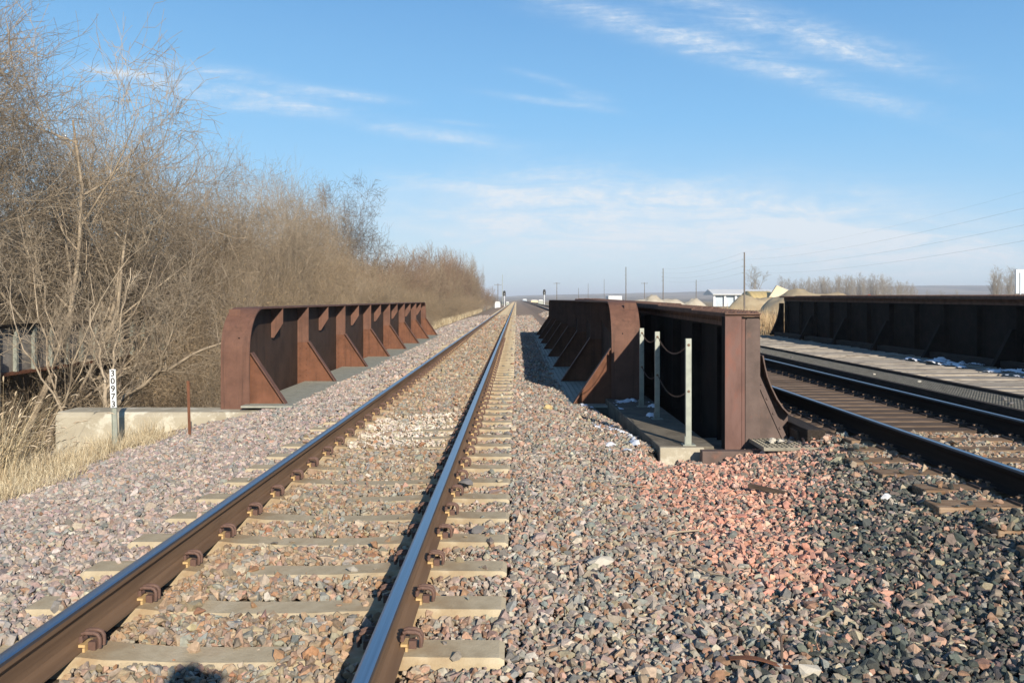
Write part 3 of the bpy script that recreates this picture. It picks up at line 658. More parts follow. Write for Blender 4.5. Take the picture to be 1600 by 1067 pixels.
# deck of the left bridge
dk = empty('bridge_deck', (XC, 25.9, -.35), 'steel and concrete deck carrying the left track between its two girders', 'bridge deck')
MB().box(-2.85, 2.85, -12.7, 12.7, -.45, -.06).build('deck_slab', M['concrete_dark'], dk)
def deck_plate(x0, x1, y0, y1, z, label):
    o = empty('deck_walkway', ((x0+x1)/2, y0, z), label, 'walkway'); n = 7; st = (y1-y0)/n
    for k in range(n):
        mb = MB().box(x0-(x0+x1)/2, x1-(x0+x1)/2, k*st, (k+1)*st-.02, -.03, .0)
        for i in range(int(st/.09)):
            for j in range(int((x1-x0)/.09)):
                cx = x0-(x0+x1)/2+.05+j*.09; cy = k*st+.04+i*.09; mb.add([(cx-.02,cy,.0),(cx,cy-.01,.004),(cx+.02,cy,.0),(cx,cy+.01,.004)], [(0,1,2,3)])
        mb.build('deck_plate', M['grey_plate'], o)
    return o
deck_plate(-4.28, -3.3, 12.88, 38.6, -.195, 'grey steel plate walkway at the foot of the left girder')
deck_plate(.75, 1.55, 12.88, 38.6, -.195, 'shaded steel plate walkway at the foot of the girder right of the left track')

# ------------------------------------------------------------------ concrete
w_ = MB()
pf = [(12.72,-3.2),(12.72,-.34),(12.78,-.275),(13.35,-.275),(13.35,-3.2)]
w_.prism(pf, 'x', -7.07, -3.0); o = w_.build('abutment_wall', M['concrete'], bevel=.015); tag(o, 'pale concrete abutment wall with whitish patches under the left girder end', 'concrete wall')
o = MB().prism([(12.9,-3.2),(12.9,-.235),(13.4,-.235),(13.4,-3.2)], 'x', -2.99, 1.43).build('abutment_wall', M['concrete_dark']); tag(o, 'dark concrete abutment buried in ballast under the left track', 'concrete wall')
o = MB().prism([(38.3,-4.5),(38.3,-.275),(39.0,-.275),(39.0,-4.5)], 'x', -6.5, 3.0).build('abutment_wall', M['concrete_dark']); tag(o, 'concrete abutment at the far end of the left bridge', 'concrete wall')
# ledge with the chain posts
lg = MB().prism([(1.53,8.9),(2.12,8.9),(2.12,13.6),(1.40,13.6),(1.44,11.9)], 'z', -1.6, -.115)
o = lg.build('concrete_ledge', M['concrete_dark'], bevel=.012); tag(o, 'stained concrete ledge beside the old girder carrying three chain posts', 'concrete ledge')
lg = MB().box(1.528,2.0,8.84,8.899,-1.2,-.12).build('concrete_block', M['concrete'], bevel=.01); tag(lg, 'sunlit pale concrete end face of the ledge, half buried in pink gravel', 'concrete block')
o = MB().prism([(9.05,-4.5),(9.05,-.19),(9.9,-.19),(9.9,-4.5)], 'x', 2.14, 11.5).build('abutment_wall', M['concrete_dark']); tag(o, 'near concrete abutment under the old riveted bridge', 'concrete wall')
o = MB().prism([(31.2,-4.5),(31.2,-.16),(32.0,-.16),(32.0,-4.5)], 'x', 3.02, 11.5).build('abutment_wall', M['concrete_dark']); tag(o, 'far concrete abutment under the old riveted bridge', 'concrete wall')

# ------------------------------------------------------------------ right bridge: riveted girders
def riveted_girder(xw, s, y0, y1, zb, zt, label, tilt=.0065):
    root = empty('riveted_girder', (xw, y0, zb), label, 'bridge girder', 'old riveted girders of the right bridge'); root.rotation_euler = (math.atan(tilt), 0, 0)
    L = y1-y0; H = zt-zb; W = .19; X = lambda a, b: sorted((s*a, s*b))
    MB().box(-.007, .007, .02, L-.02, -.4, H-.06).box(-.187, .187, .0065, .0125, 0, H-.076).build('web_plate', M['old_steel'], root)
    # end face: two angles back to back with a filler strip
    ep = empty('end_post', (0,0,0)); ep.parent = root
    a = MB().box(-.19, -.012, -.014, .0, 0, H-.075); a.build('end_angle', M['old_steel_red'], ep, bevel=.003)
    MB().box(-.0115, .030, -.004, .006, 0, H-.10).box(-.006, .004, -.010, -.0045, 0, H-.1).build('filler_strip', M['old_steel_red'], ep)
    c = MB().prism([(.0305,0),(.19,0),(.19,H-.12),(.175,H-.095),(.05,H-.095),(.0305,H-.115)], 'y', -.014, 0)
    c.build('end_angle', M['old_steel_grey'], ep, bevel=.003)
    for x0, x1 in ((-.19,-.176),(.176,.19)): MB().box(x0, x1, .001, .14, 0, H-.075).build('end_angle', M['old_steel'], ep)
    # flange: angles, three cover plates, rivets
    fl = MB().box(-W, W, .0, L, H-.074, H-.052).box(-W-.005, W+.005, -.03, L+.03, H-.051, H-.035).box(-W-.003, W+.003, 1.7, L-1.7, H-.034, H-.018).box(-W-.003, W+.003, 4.2, L-4.2, H-.017, H-.001)
    for sd in (-1, 1): fl.box(*sorted((sd*.008, sd*.022)), .02, L, H-.2, H-.0745)
    y = .05
    while y < L:
        zt_ = H-.035 if (y < 1.7 or y > L-1.7) else (H-.018 if (y < 4.2 or y > L-4.2) else H-.001)
        for x in (-.165, -.07, .07, .165): fl.dome((x, y, zt_), (0, 0, 1), .026, .024)
        fl.dome((-.022, y, H-.14), (-1, 0, 0), .016); y += .12
    fl.build('top_flange', M['old_steel_top'], root)
    n = max(2, int(L/1.35))
    for k in range(n):
        y = .6+k*(L-1.2)/(n-1)
        for sd in (-1, 1):
            st = MB().box(*sorted((sd*.008, sd*.13)), y-.006, y+.006, 0, H-.21).box(*sorted((sd*.008, sd*.018)), y+.007, y+.09, 0, H-.21)
            z = .1
            while z < H-.3: st.dome((sd*.018, y+.05, z), (sd, 0, 0), .016); z += .13
            st.build('stiffener', M['old_steel'], root)
    # knee braces towards the track; the end ones show their curved edge
    ks = [.03]+[.6+k*(L-1.2)/(n-1)-.001 for k in range(1, n-1, 2)]+[L-.05]
    for i, y in enumerate(ks):
        top = .80; run = .56 if i in (0, len(ks)-1) else .62
        if i == len(ks)-1: prof = [(run*(1-u)**1.0*1.0+.17*u if False else .185+(run-.185)*(1-u)**1.9, top*1.5*u) for u in [j/10 for j in range(11)]]
        else: prof = [(run-(run-.20)*u**.95, .14*0+top*u) for u in [j/10 for j in range(11)]]
        y_a, y_b = (y+.012, y+.024)
        g = MB().prism([(s*.132 if 0 < i < len(ks)-1 else s*.0305, 0)]+[(s*a_, b_) for a_, b_ in prof]+[(s*.132 if 0 < i < len(ks)-1 else s*.0305, prof[-1][1])], 'y', y_a, y_b)
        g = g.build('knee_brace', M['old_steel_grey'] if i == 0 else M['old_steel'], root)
        e = MB()
        for j in range(10):
            (a0, b0), (a1, b1) = prof[j], prof[j+1]; d = Vector((a1-a0, 0, b1-b0)).normalized(); nn = Vector((d.z, 0, -d.x))*.055
            e.prism([(s*a0, b0), (s*a1, b1), (s*(a1-nn.x), b1-nn.z), (s*(a0-nn.x), b0-nn.z)], 'y', y_a-.012, y_a-.001)
            e.prism([(s*a0, b0), (s*a1, b1), (s*(a1-nn.x*.2), b1-nn.z*.2), (s*(a0-nn.x*.2), b0-nn.z*.2)], 'y', y_b+.001, y_b+.09)
            if j % 2 == 1: e.dome((s*(a0-nn.x*.5), y_a-.012, b0-nn.z*.5), (0, -1, 0), .018, .013)
        e.build('edge_angle', M['old_steel_grey'] if i == 0 else M['old_steel'], g)
    if tilt > .005:
        cur = [(.27,1.01),(.29,.90),(.32,.78),(.37,.65),(.43,.53),(.50,.43),(.565,.365),(.60,.35)]
        st = MB()
        for (a0, b0), (a1, b1) in zip(cur[:-1], cur[1:]): st.prism([(s*a0, b0), (s*a1, b1), (s*a1-s*.012, b1-.012), (s*a0-s*.014, b0-.002)], 'y', .13, .42)
        st.prism([(s*.03,0),(s*.60,0),(s*.58,.34),(s*.41,.52),(s*.30,.78),(s*.25,1.0),(s*.03,1.0)], 'y', .27, .28); st.build('knee_brace', M['old_steel_grey'], root)
    return root
M['old_steel_top'] = mat('rusty_riveted_top', (.075,.045,.035), [(.12,.07,.052),(.16,.09,.065)], 6, .75, 0, .002, 60, .25)
riveted_girder(2.447, 1, 9.0, 32, -.17, 1.345, 'old shaded riveted girder with a sunlit reddish end face in the middle of the picture')
riveted_girder(10.2, -1, 9.0, 31.6, .02, 1.50, 'long shaded riveted girder beyond the plank walkway at the right', tilt=.004)

# near foot of the middle girder: steel block and grating
o = MB().box(1.93,2.62,8.62,8.74,-.30,-.118).build('steel_beam', M['old_steel_grey'], bevel=.006); tag(o, 'dark rusty beam lying across the foot of the old girder', 'beam')
gr = MB()
gy0, gy1, gx0, gx1 = 8.45, 9.0, 2.52, 3.22
for k in range(15):
    x = gx0+(gx1-gx0)*k/14; gr.box(x-.0035, x+.0035, gy0, gy1, -.085, -.045)
for k in range(9):
    y = gy0+(gy1-gy0)*k/8; gr.box(gx0-.003, gx1+.003, y-.003, y+.003, -.083, -.047)
tag(gr.build('grating_panel', M['galv_dark'] if 'galv_dark' in M else M['grate']), 'small dark open grating with stones on it at the foot of the old girder', 'grating')
for k, (x, y, r_, m_) in enumerate([(2.70,8.72,.045,pal_rock),(2.76,8.66,.038,pal_rock),(2.80,8.75,.035,dark_rock),(2.66,8.66,.03,pal_rock),(2.95,8.9,.03,dark_rock),(2.86,8.68,.03,dark_rock)]):
    tag(rock('rock', Vector((x, y, -.045+r_*.5)), (r_*1.2,r_*.9,r_*.75), m_, 'loose stone resting on the small grating at the girder foot', seed=30+k), group='stones on the small grating')
# long guard timber beside the near rail of the old bridge
o = MB().box(3.02,3.21,8.62,20.2,-.115,.105).build('guard_timber', M['wood_dark'], bevel=.012); tag(o, 'nearer length of the black guard timber left of the old bridge track', 'timber beam')
o = MB().box(3.02,3.21,20.25,31.5,-.115,.105).build('guard_timber', M['wood_dark'], bevel=.012); tag(o, 'farther length of the black guard timber left of the old bridge track', 'timber beam')
o = MB().box(3.23,3.36,8.66,8.86,-.115,.06).build('timber_block', M['wood_dark'], bevel=.03); tag(o, 'short timber block against the end of the guard timber', 'timber block')
# floor beams under the open deck
fb = empty('bridge_floor', (6.3, 20, -.6), 'dark steel floor of the old bridge under ties and planks', 'bridge floor')
for k in range(7): MB().box(-3.8, 3.8, -10+k*3.4, -9.8+k*3.4, -.3, .2).build('floor_beam', M['old_steel'], fb)
for x in (-2.7,-1.2,.4,2,3.4): MB().box(x-.1, x+.1, -11, 11.5, .21, .44).build('stringer', M['old_steel'], fb)
# mesh walkway right of the far rail
mw = empty('mesh_walkway', (6.28, 4.6, .06), 'narrow dark mesh walkway right of the farther rail', 'walkway')
mb = MB(); LW = 27.0
for k in range(17): x = k*.66/16; mb.box(x-.005, x+.005, 0, LW, .004, .03)
for k in range(int(LW/.07)): y = k*.07; mb.box(.0, .66, y-.006, y+.006, .006, .028)
mb.build('mesh_panel', M['grate'], mw)
MB().box(-.10, -.012, 0, LW, -.12, .032).build('edge_beam', M['wood_dark'], mw); MB().box(.672, .76, 0, LW, -.12, .07).build('edge_beam', M['wood_dark'], mw)
MB().box(-.005, .665, 0, LW, -.14, -.10).build('support_board', M['wood_dark'], mw)
# plank deck
pd = empty('plank_walkway', (7.05, 7.4, .08), 'wide walkway of weathered grey cross planks on the old bridge', 'walkway'); random.seed(5)
mb = MB(); y = 0
while y < 24.2:
    wd = random.uniform(.19,.25); dz = random.uniform(-.022,.016); a = random.uniform(-.08,.10); b = 2.62+random.uniform(-.05,.08)
    mb.box(a, b, y, y+wd-random.uniform(.008,.05), -.09, dz+.0*y, M=Matrix.Rotation(random.uniform(-.0035,.0035), 4, 'Z')); y += wd
mb.build('planks', M['plank'], pd, bevel=.006)
MB().box(2.70, 2.9, 0, 24, -.09, .14).build('kerb_timber', M['wood_dark'], pd)
MB().box(-.06, -.055+.0, 0, 24, -.15, -.02).build('support_board', M['wood_dark'], pd)
random.seed(17)
for k in range(26):
    Yp = random.choice([random.uniform(8.2,10.5), random.uniform(8.2,20)]); r_ = random.uniform(.018,.034); x = random.uniform(6.35,7.2)
    z = .092 if x < 6.93 else (.135 if x < 7.0 else .09)
    tag(rock('rock', Vector((x, Yp, z+r_*.6)), (r_*1.3,r_,r_*.8), pal_rock if k % 3 else dark_rock, 'loose pale stone on the mesh walkway', seed=100+k), group='loose stones on the mesh walkway')
random.seed(18)

# snow
def snow(xs, ys, zf, thr, seed):
    def Z(X, Y): return zf(X, Y)+.012+.02*np.clip(fbm(X*5+seed, Y*5, 4)-thr, 0, 1)
    return xs, ys, Z, thr, seed
allV = []; allF = []; base = 0
for (x0, x1, y0, y1, zf, thr, sd) in [
    (1.0,1.40,8.8,13.0, lambda X, Y: bedH(X, Y)+.006, .55, 3),
    (1.47,2.05,10.9,13.2, lambda X, Y: -.115+0*X, .60, 9),
    (8.8,9.73,8,19, lambda X, Y: .098+0*X, .55, 22)]:
    xs = np.arange(x0, x1, .02); ys = np.arange(y0, y1, .03); X, Y = np.meshgrid(xs, ys)
    nz = fbm(X*5+sd, Y*3.2+sd, 5); Z = zf(X, Y)-.004+np.clip(nz-thr, 0, .2)*.25
    ny, nx = X.shape; i = np.arange((ny-1)*(nx-1)); a = i//(nx-1)*nx+i % (nx-1); keep = nz.ravel()[a] > thr
    Fc = np.stack([a, a+1, a+nx+1, a+nx], 1)[keep]; allV.append(np.stack([X.ravel(), Y.ravel(), Z.ravel()], 1)); allF.append(Fc+base); base += X.size
me = np_mesh('snow', np.concatenate(allV), np.concatenate(allF), M['snow'], smooth=True)
bm = bmesh.new(); bm.from_mesh(me); bmesh.ops.delete(bm, geom=[v for v in bm.verts if not v.link_faces], context='VERTS'); bm.to_mesh(me); bm.free()
tag(link('snow', me, None), 'thin remains of snow in the shade beside the ledge and the planks', 'snow', None, 'stuff')

# ------------------------------------------------------------------ chain posts
posts = [(1.86,8.97,'nearest galvanised chain post, standing sunlit at the front of the ledge'),(1.85,10.9,'middle galvanised chain post on the ledge, only its top in the sun'),(1.84,12.18,'farthest galvanised chain post on the ledge, next to the brown girder end')]
for (x, y, lab) in posts:
    o = empty('chain_post', (x, y, -.115), lab, 'post', 'chain posts on the concrete ledge')
    MB().box(-.030,.030,-.006,.0,.01,1.15).box(-.030,-.025,.0005,.045,.01,1.15).box(.025,.030,.0005,.045,.01,1.15).build('channel', M['galv'], o)
    MB().box(-.07,.07,-.05,.07,0,.009).box(-.05,-.041,-.045,-.0065,.009,.10).build('base_plate', M['galv'], o)
    mb = MB()
    for z in (1.08, .58): mb.tube([(-.0,-.016,z),(0,.05,z)], .010, 6).dome((0,-.0062,z), (0,-1,0), .017, .012)
    mb.build('eye_bolt', M['spike'], o)
def chain_obj(p, q, sag, lab):
    p = Vector(p); q = Vector(q); n = 44; mb = MB(); pts = []
    for i in range(n+1):
        u = i/n; pts.append(p.lerp(q, u)+Vector((0, 0, -4*sag*u*(1-u))))
    for i in range(n):
        a, b = pts[i], pts[i+1]; d = (b-a).normalized(); c = (a+b)/2; sd = Vector((1,0,0)).cross(d).normalized() if i % 2 else Vector((1,0,0)); L = (b-a).length*.68
        loop = [c+d*L*math.cos(th)+sd*.008*math.sin(th) for th in [2*math.pi*j/8 for j in range(9)]]
        mb.tube(loop, .0024, 4, cap=False)
    tag(mb.build('chain', M['iron'], None), lab, 'chain', 'chains between the posts')
for z, nm in ((.965,'upper'),(.465,'lower')):
    chain_obj((1.86,9.02,z),(1.85,10.85,z),.15, nm+' chain hanging between the nearest and the middle post'); chain_obj((1.85,10.95,z),(1.84,12.13,z),.10, nm+' chain hanging between the middle and the farthest post')

# ------------------------------------------------------------------ marker post and rusty post
mp_ = empty('marker_post', (-5.6, 11.6, -.66), 'white vertical number marker on a galvanised post before the concrete wall', 'marker post'); mp_.rotation_euler = (0, R(-1.6), R(4))
ch = MB().box(-.035,.035,0,.004,0,1.14).box(-.035,-.031,-.025,-.0005,0,.60).box(.031,.035,-.025,-.0005,0,.60)
ch.build('channel', M['galv'], mp_)
MB().box(-.040,.040,-.032,-.026,.61,1.145).build('number_plate', M['white'], mp_)
for i, c in enumerate('30973'):
    fc = bpy.data.curves.new('digit', 'FONT'); fc.body = c; fc.size = .118; fc.align_x = 'CENTER'; fc.align_y = 'CENTER'; fc.extrude = .0008; fc.offset = .002
    tmp = bpy.data.objects.new('tmp', fc); COL.objects.link(tmp); bpy.context.view_layer.update()
    me = bpy.data.meshes.new_from_object(tmp.evaluated_get(bpy.context.evaluated_depsgraph_get())); bpy.data.objects.remove(tmp)
    me.name = 'digit'; me.materials.clear(); me.materials.append(M['black'])
    d = link('digit', me, None, mp_, (0, -.0335, 1.085-i*.107)); d.rotation_euler = (R(90), 0, 0)
o = MB().box(-.018,.018,-.003,.003,0,.80).box(-.004,.004,-.025,-.0035,0,.80).build('rusty_post', M['rust_orange'], None, (-4.33, 11.0, -.42)); o.rotation_euler = (0, R(-1.5), R(20)); tag(o, 'thin rusty steel post leaning in front of the concrete wall', 'post')

# ------------------------------------------------------------------ dry grass
def blades(name, pts, hgt, wid, lean, cols, label, wind=(0, 0), heads=0, seg=4):
    n = len(pts); P = np.asarray(pts); h = hgt*RNG.uniform(.5, 1.15, n); ang = RNG.uniform(0, 2*np.pi, n); ln = lean*RNG.uniform(.2, 1.5, n)
    dx = np.cos(ang)*ln+wind[0]; dy = np.sin(ang)*ln+wind[1]; wa = RNG.uniform(0, np.pi, n); V = []
    for k in range(seg+1):
        u = k/seg; cx = P[:, 0]+dx*h*u**1.8; cy = P[:, 1]+dy*h*u**1.8; cz = P[:, 2]+h*u*(1-.35*u*np.clip(np.hypot(dx, dy), 0, 1)); wk = wid*(1-.85*u)
        V += [np.stack([cx-np.cos(wa)*wk, cy-np.sin(wa)*wk, cz], 1), np.stack([cx+np.cos(wa)*wk, cy+np.sin(wa)*wk, cz], 1)]
    V = np.stack(V, 1); nv = 2*(seg+1); f = np.array([[2*k, 2*k+1, 2*k+3, 2*k+2] for k in range(seg)]); Fc = (f[None]+(np.arange(n)*nv)[:, None, None]).reshape(-1, 4)
    pal = np.array(cols); C = np.repeat(pal[RNG.integers(0, len(pal), n)]*RNG.uniform(.75, 1.2, (n, 1)), nv, 0); V = V.reshape(-1, 3)
    if heads:
        hs = np.where(RNG.random(n) < heads)[0]; tip = V.reshape(n, nv, 3)[hs, -1]; prev = V.reshape(n, nv, 3)[hs, -3]; d = tip-prev; d /= np.linalg.norm(d, axis=1)[:, None]
        L = .13; a_ = np.cross(d, [0, 0, 1.]); a_ /= np.linalg.norm(a_, axis=1)[:, None]+1e-6; b_ = np.cross(d, a_); hv = []
        for u, rr in ((0,.002),(.3,.010),(.7,.009),(1,.002)):
            cc = tip+d*L*u+np.array([0, 0, -.05])*u*u
            for th in (0, 2.09, 4.19): hv.append(cc+(a_*math.cos(th)+b_*math.sin(th))*rr)
        hv = np.stack(hv, 1).reshape(-1, 3); ff = np.array([[3*k+j, 3*k+(j+1) % 3, 3*k+3+(j+1) % 3, 3*k+3+j] for k in range(3) for j in range(3)])
        Fc = np.concatenate([Fc, (ff[None]+(len(V)+np.arange(len(hs))*12)[:, None, None]).reshape(-1, 4)]); V = np.concatenate([V, hv]); C = np.concatenate([C, np.tile([.55,.44,.30], (len(hv), 1))])
    return tag(link(name, np_mesh(name, V, Fc, M['blade'], C), None), label, 'grass', None, 'stuff')
STRAW = [(.50,.41,.26),(.58,.49,.33),(.40,.31,.19),(.62,.54,.38),(.33,.25,.15)]
def scatter(n, x0, x1, y0, y1, clump=.0, thr=0, s=1.0, zf=groundH):
    X = RNG.uniform(x0, x1, n); Y = RNG.uniform(y0, y1, n); k = fbm(X*s, Y*s, 3) > thr; X = X[k]; Y = Y[k]; return np.stack([X, Y, np.maximum(zf(X, Y), bedH(X, Y) if zf is groundH and x1 < -4 and False else zf(X, Y))-.01], 1)
def left_grass(n, hgt, xin, thr, sc_):
    Y = RNG.uniform(2.5, 12.7, n); X = RNG.uniform(-11, -4.2, n); k = (X < xin+.9*(fbm(X*.8, Y*.8, 3)-.5)+.0*Y) & (X > -.9*Y-2) & (fbm(X*sc_, Y*sc_, 3) > thr); X = X[k]; Y = Y[k]
    return np.stack([X, Y, np.maximum(groundH(X, Y), np.where(X > -6.3, bedH(X, Y), -9))-.01], 1)
blades('dry_grass', left_grass(110000, .1, -4.85, .33, 1.6), .15, .0035, .7, STRAW, 'matted short dry straw grass along the left edge of the gravel', seg=3)
blades('dry_grass', left_grass(44000, .1, -5.2, .42, 1.3), .34, .003, .4, STRAW, 'thin upright straw stalks before the concrete wall', seg=3)
# arching reeds at the left edge
pts = []
for (cx, cy, nn) in [(-7.5,12.3,90),(-7.15,11.6,80),(-7.0,11.0,90),(-7.7,12.9,80),(-6.6,10.4,60),(-7.6,11.8,120),(-7.9,12.5,90),(-8.2,13.2,100),(-7.4,10.9,110),(-6.9,10.2,80),(-8.0,11.6,100),(-6.4,9.9,50),(-6.9,11.4,150),(-6.75,10.9,150),(-7.1,11.9,150),(-6.3,10.1,110)]:
    X = RNG.normal(cx, .16, nn); Y = RNG.normal(cy, .16, nn); pts.append(np.stack([X, Y, groundH(X, Y)-.02], 1))
blades('reed_grass', np.concatenate(pts), 1.25, .006, .32, STRAW, 'tall arching tan reed grass with seed heads at the left edge', wind=(.40,-.05), heads=.3, seg=6)
blades('dry_grass', scatter(26000, -9.5, -6.2, 42, 150, thr=.40, s=.4), .7, .015, .4, STRAW, 'tall dry grass at the foot of the thicket beyond the bridge', seg=3)
blades('dry_grass', scatter(14000, 10.6, 16, 32.5, 60, thr=.2, s=.4), 1.5, .012, .25, [(.50,.36,.20),(.42,.29,.15),(.56,.44,.27),(.36,.22,.12)], 'tall tan grass standing beyond the far end of the right girder', seg=3)
blades('dry_grass', scatter(9000, 7.6, 10.6, 33, 60, thr=.35, s=.4), .5, .012, .3, STRAW, 'low dry grass beside the wooden tie track beyond the bridge', seg=3)

# ------------------------------------------------------------------ bare trees
def tubes_mesh(name, segs, mat_, sides=3):
    A = np.array(segs); p0 = A[:, 0:3]; p1 = A[:, 3:6]; r0 = A[:, 6]; r1 = A[:, 7]; d = p1-p0; L = np.linalg.norm(d, axis=1)[:, None]; d = d/np.maximum(L, 1e-6)
    up = np.where(np.abs(d[:, 2:3]) < .9, [[0, 0, 1.]], [[1., 0, 0]]); a = np.cross(d, up); a /= np.linalg.norm(a, axis=1)[:, None]; b = np.cross(d, a); vs = []
    for (p, r) in ((p0, r0), (p1, r1)):
        for k in range(sides): th = 2*math.pi*k/sides; vs.append(p+(a*math.cos(th)+b*math.sin(th))*r[:, None])
    V = np.stack(vs, 1); n = len(A); f = np.array([[k, (k+1) % sides, sides+(k+1) % sides, sides+k] for k in range(sides)])
    return np_mesh(name, V.reshape(-1, 3), (f[None]+(np.arange(n)*2*sides)[:, None, None]).reshape(-1, 4), mat_, smooth=True)
def grow(seed, stems, height, r0, kids, spread, droop=0., lens=(1,.5,.34,.24,.17), up=.25, base_t=.25, lean=.18, wob=.16, rmin=.0032):
    rnd = random.Random(seed); thick = []; thin = []; tips = []
    def br(p, d, L, r, lev):
        nseg = (7, 5, 4, 3, 2)[lev]; sl_ = L/nseg; pts = [(p, r)]
        for i in range(nseg):
            d = (d+Vector((rnd.gauss(0, wob), rnd.gauss(0, wob), rnd.gauss(0, wob)+up*.35*(1 if lev < 4 else .4)-droop*lev*.05))).normalized()
            q = p+d*sl_; rr = max(rmin*.7, r*(1-.8*(i+1)/nseg)) if lev else r*(1-.75*(i+1)/nseg)
            (thick if lev < 2 else thin).append((*p, *q, pts[-1][1], rr)); p = q; pts.append((p, rr))
        if lev < len(kids):
            n = kids[lev]
            for k in range(n):
                t_ = base_t+(1-base_t)*(k+rnd.random())/n if lev == 0 else .15+.85*(k+rnd.random())/n
                j = min(nseg-1, int(t_*nseg)); a = pts[j][0]; b = pts[j+1][0]; f = t_*nseg-j; o = a.lerp(b, f); dd = (b-a).normalized()
                ax = dd.cross(Vector((rnd.gauss(0, 1), rnd.gauss(0, 1), rnd.gauss(0, 1)))).normalized(); nd = (Matrix.Rotation(rnd.uniform(.6, 1.15)*spread, 3, ax) @ dd)
                ll = height*lens[lev+1]*rnd.uniform(.65, 1.2)*(1.1-.45*t_); br(o, nd, ll, max(rmin, pts[j][1]*rnd.uniform(.4, .6)), lev+1)
        else: tips.append((p, d))
    for s_ in range(stems):
        a = rnd.uniform(0, 6.28); d = Vector((math.cos(a)*lean, math.sin(a)*lean, 1)).normalized() if stems > 1 else Vector((rnd.gauss(0, .05), rnd.gauss(0, .05), 1)).normalized()
        br(Vector((rnd.gauss(0, .12), rnd.gauss(0, .12), -.2)) if stems > 1 else Vector((0, 0, -.2)), d, height*rnd.uniform(.75, 1.0), r0*rnd.uniform(.7, 1), 0)
    return thick, thin, tips
def tree_proto(name, seed, bark, leafmat=None, nleaf=0, **k):
    thick, thin, tips = grow(seed, **k)
    tr = tubes_mesh('trunk', thick, M[bark], 6); cr = tubes_mesh('crown', thin, M[bark], 3); lf = None
    if leafmat:
        rnd = np.random.default_rng(seed); T = np.array([[*p] for p, d in tips]); T = T[rnd.integers(0, len(T), nleaf)]+rnd.normal(0, .035, (nleaf, 3))
        q = rnd.normal(0, 1, (nleaf, 3)); q /= np.linalg.norm(q, axis=1)[:, None]; u = np.cross(q, rnd.normal(0, 1, (nleaf, 3))); u /= np.linalg.norm(u, axis=1)[:, None]; s_ = rnd.uniform(.008, .018, (nleaf, 1))
        V = np.stack([T-q*s_, T+u*s_*.6, T+q*s_, T-u*s_*.6], 1).reshape(-1, 3); lf = np_mesh('dry_leaves', V, np.arange(nleaf*4).reshape(-1, 4), M[leafmat])
    co = np.array(thin)[:, 3:6]; top_ = float(np.percentile(co[:, 2], 99.7)); rad_ = float(np.percentile(np.hypot(co[:, 0], co[:, 1]), 99.5))
    print(name, len(thick)+len(thin), top_, rad_); return (name, tr, cr, lf, top_, rad_)
def fit(pr, x, y, z, top, rz, label, cat='tree', group=None, xmax=None, w=1.0):
    """stand a tree at x, y so that its twigs end at height top and do not reach past xmax"""
    h = (top-z)/pr[4]; r_ = h*w
    if xmax is not None: r_ = min(r_, max(.25*h, (xmax-x)/pr[5]))
    o = place(pr, x, y, z, h, rz, label, cat, group); o.scale = (r_, r_, h); return o
def place(pr, x, y, z, sc_, rz, label, cat='tree', group=None, sz=1):
    o = empty(pr[0], (x, y, z), label, cat, group, rz); o.scale = (sc_, sc_, sc_*sz)
    link('trunk', pr[1], None, o); link('crown', pr[2], None, o)
    if pr[3]: link('dry_leaves', pr[3], None, o)
    return o
G = dict(wob=.15)
TR = [tree_proto('bare_tree', 1, 'bark', None, 0, stems=2, height=9, r0=.11, kids=(11,8,6,5), spread=.85, up=.25, lens=(1,.42,.22,.13,.08), base_t=.40),
      tree_proto('bare_tree', 2, 'bark', 'dryleaf', 1500, stems=3, height=9, r0=.09, kids=(10,8,6,4), spread=.8, up=.3, lens=(1,.36,.2,.12,.075), lean=.3),
      tree_proto('bare_tree', 3, 'bark_warm', 'dryleaf', 7000, stems=4, height=7, r0=.07, kids=(9,8,6,4), spread=1.05, up=.08, lens=(1,.46,.26,.14,.08), lean=.4)]
TR.append(tree_proto('bare_tree', 5, 'bark', None, 0, stems=2, height=8, r0=.10, kids=(9,8,6,3), spread=1.0, up=.12, lens=(1,.5,.27,.15,.09), lean=.25, wob=.18, rmin=.005, base_t=.40))
SH = [tree_proto('bare_shrub', 11, 'bark_warm', 'dryleaf', 6500, stems=9, height=4.6, r0=.03, kids=(8,7,4,3), spread=1.0, up=.05, lens=(1,.42,.25,.16,.1), lean=.8, wob=.14, base_t=.08, rmin=.0036),
      tree_proto('bare_shrub', 12, 'bark', 'dryleaf', 3500, stems=8, height=4.6, r0=.035, kids=(8,7,4,3), spread=1.05, up=.0, lens=(1,.45,.27,.17,.1), lean=.9, wob=.15, base_t=.08, rmin=.0036),
      tree_proto('bare_shrub', 13, 'bark_warm', 'dryleaf', 9000, stems=10, height=4.6, r0=.025, kids=(8,7,4,3), spread=.9, up=.12, lens=(1,.38,.24,.15,.09), lean=.6, wob=.12, base_t=.08, rmin=.0036)]
FARP = [tree_proto('bare_tree', 21+i, ('bark_red','bark_warm')[i], 'dryleaf', 1800, stems=6, height=7, r0=.06, kids=(9,6,4), spread=.75, up=.2, lens=(1,.36,.2,.12), lean=.4, wob=.14, rmin=.010) for i in range(2)]
BIG = tree_proto('bare_tree', 31, 'bark_dark', None, 0, stems=2, height=11, r0=.14, kids=(10,8,5,3), spread=1.0, up=.10, lens=(1,.62,.28,.14,.08), lean=.12, wob=.13, rmin=.011)
SLIM = [tree_proto('bare_tree', 41+i, 'twig_far', None, 0, stems=5, height=13, r0=.10, kids=(12,5,3), spread=.55, up=.10, lens=(1,.2,.10,.05,.04), lean=.14, wob=.05, rmin=.014) for i in range(2)]
rnd = random.Random(99)
def gz(x, y): return float(groundH(x, y))
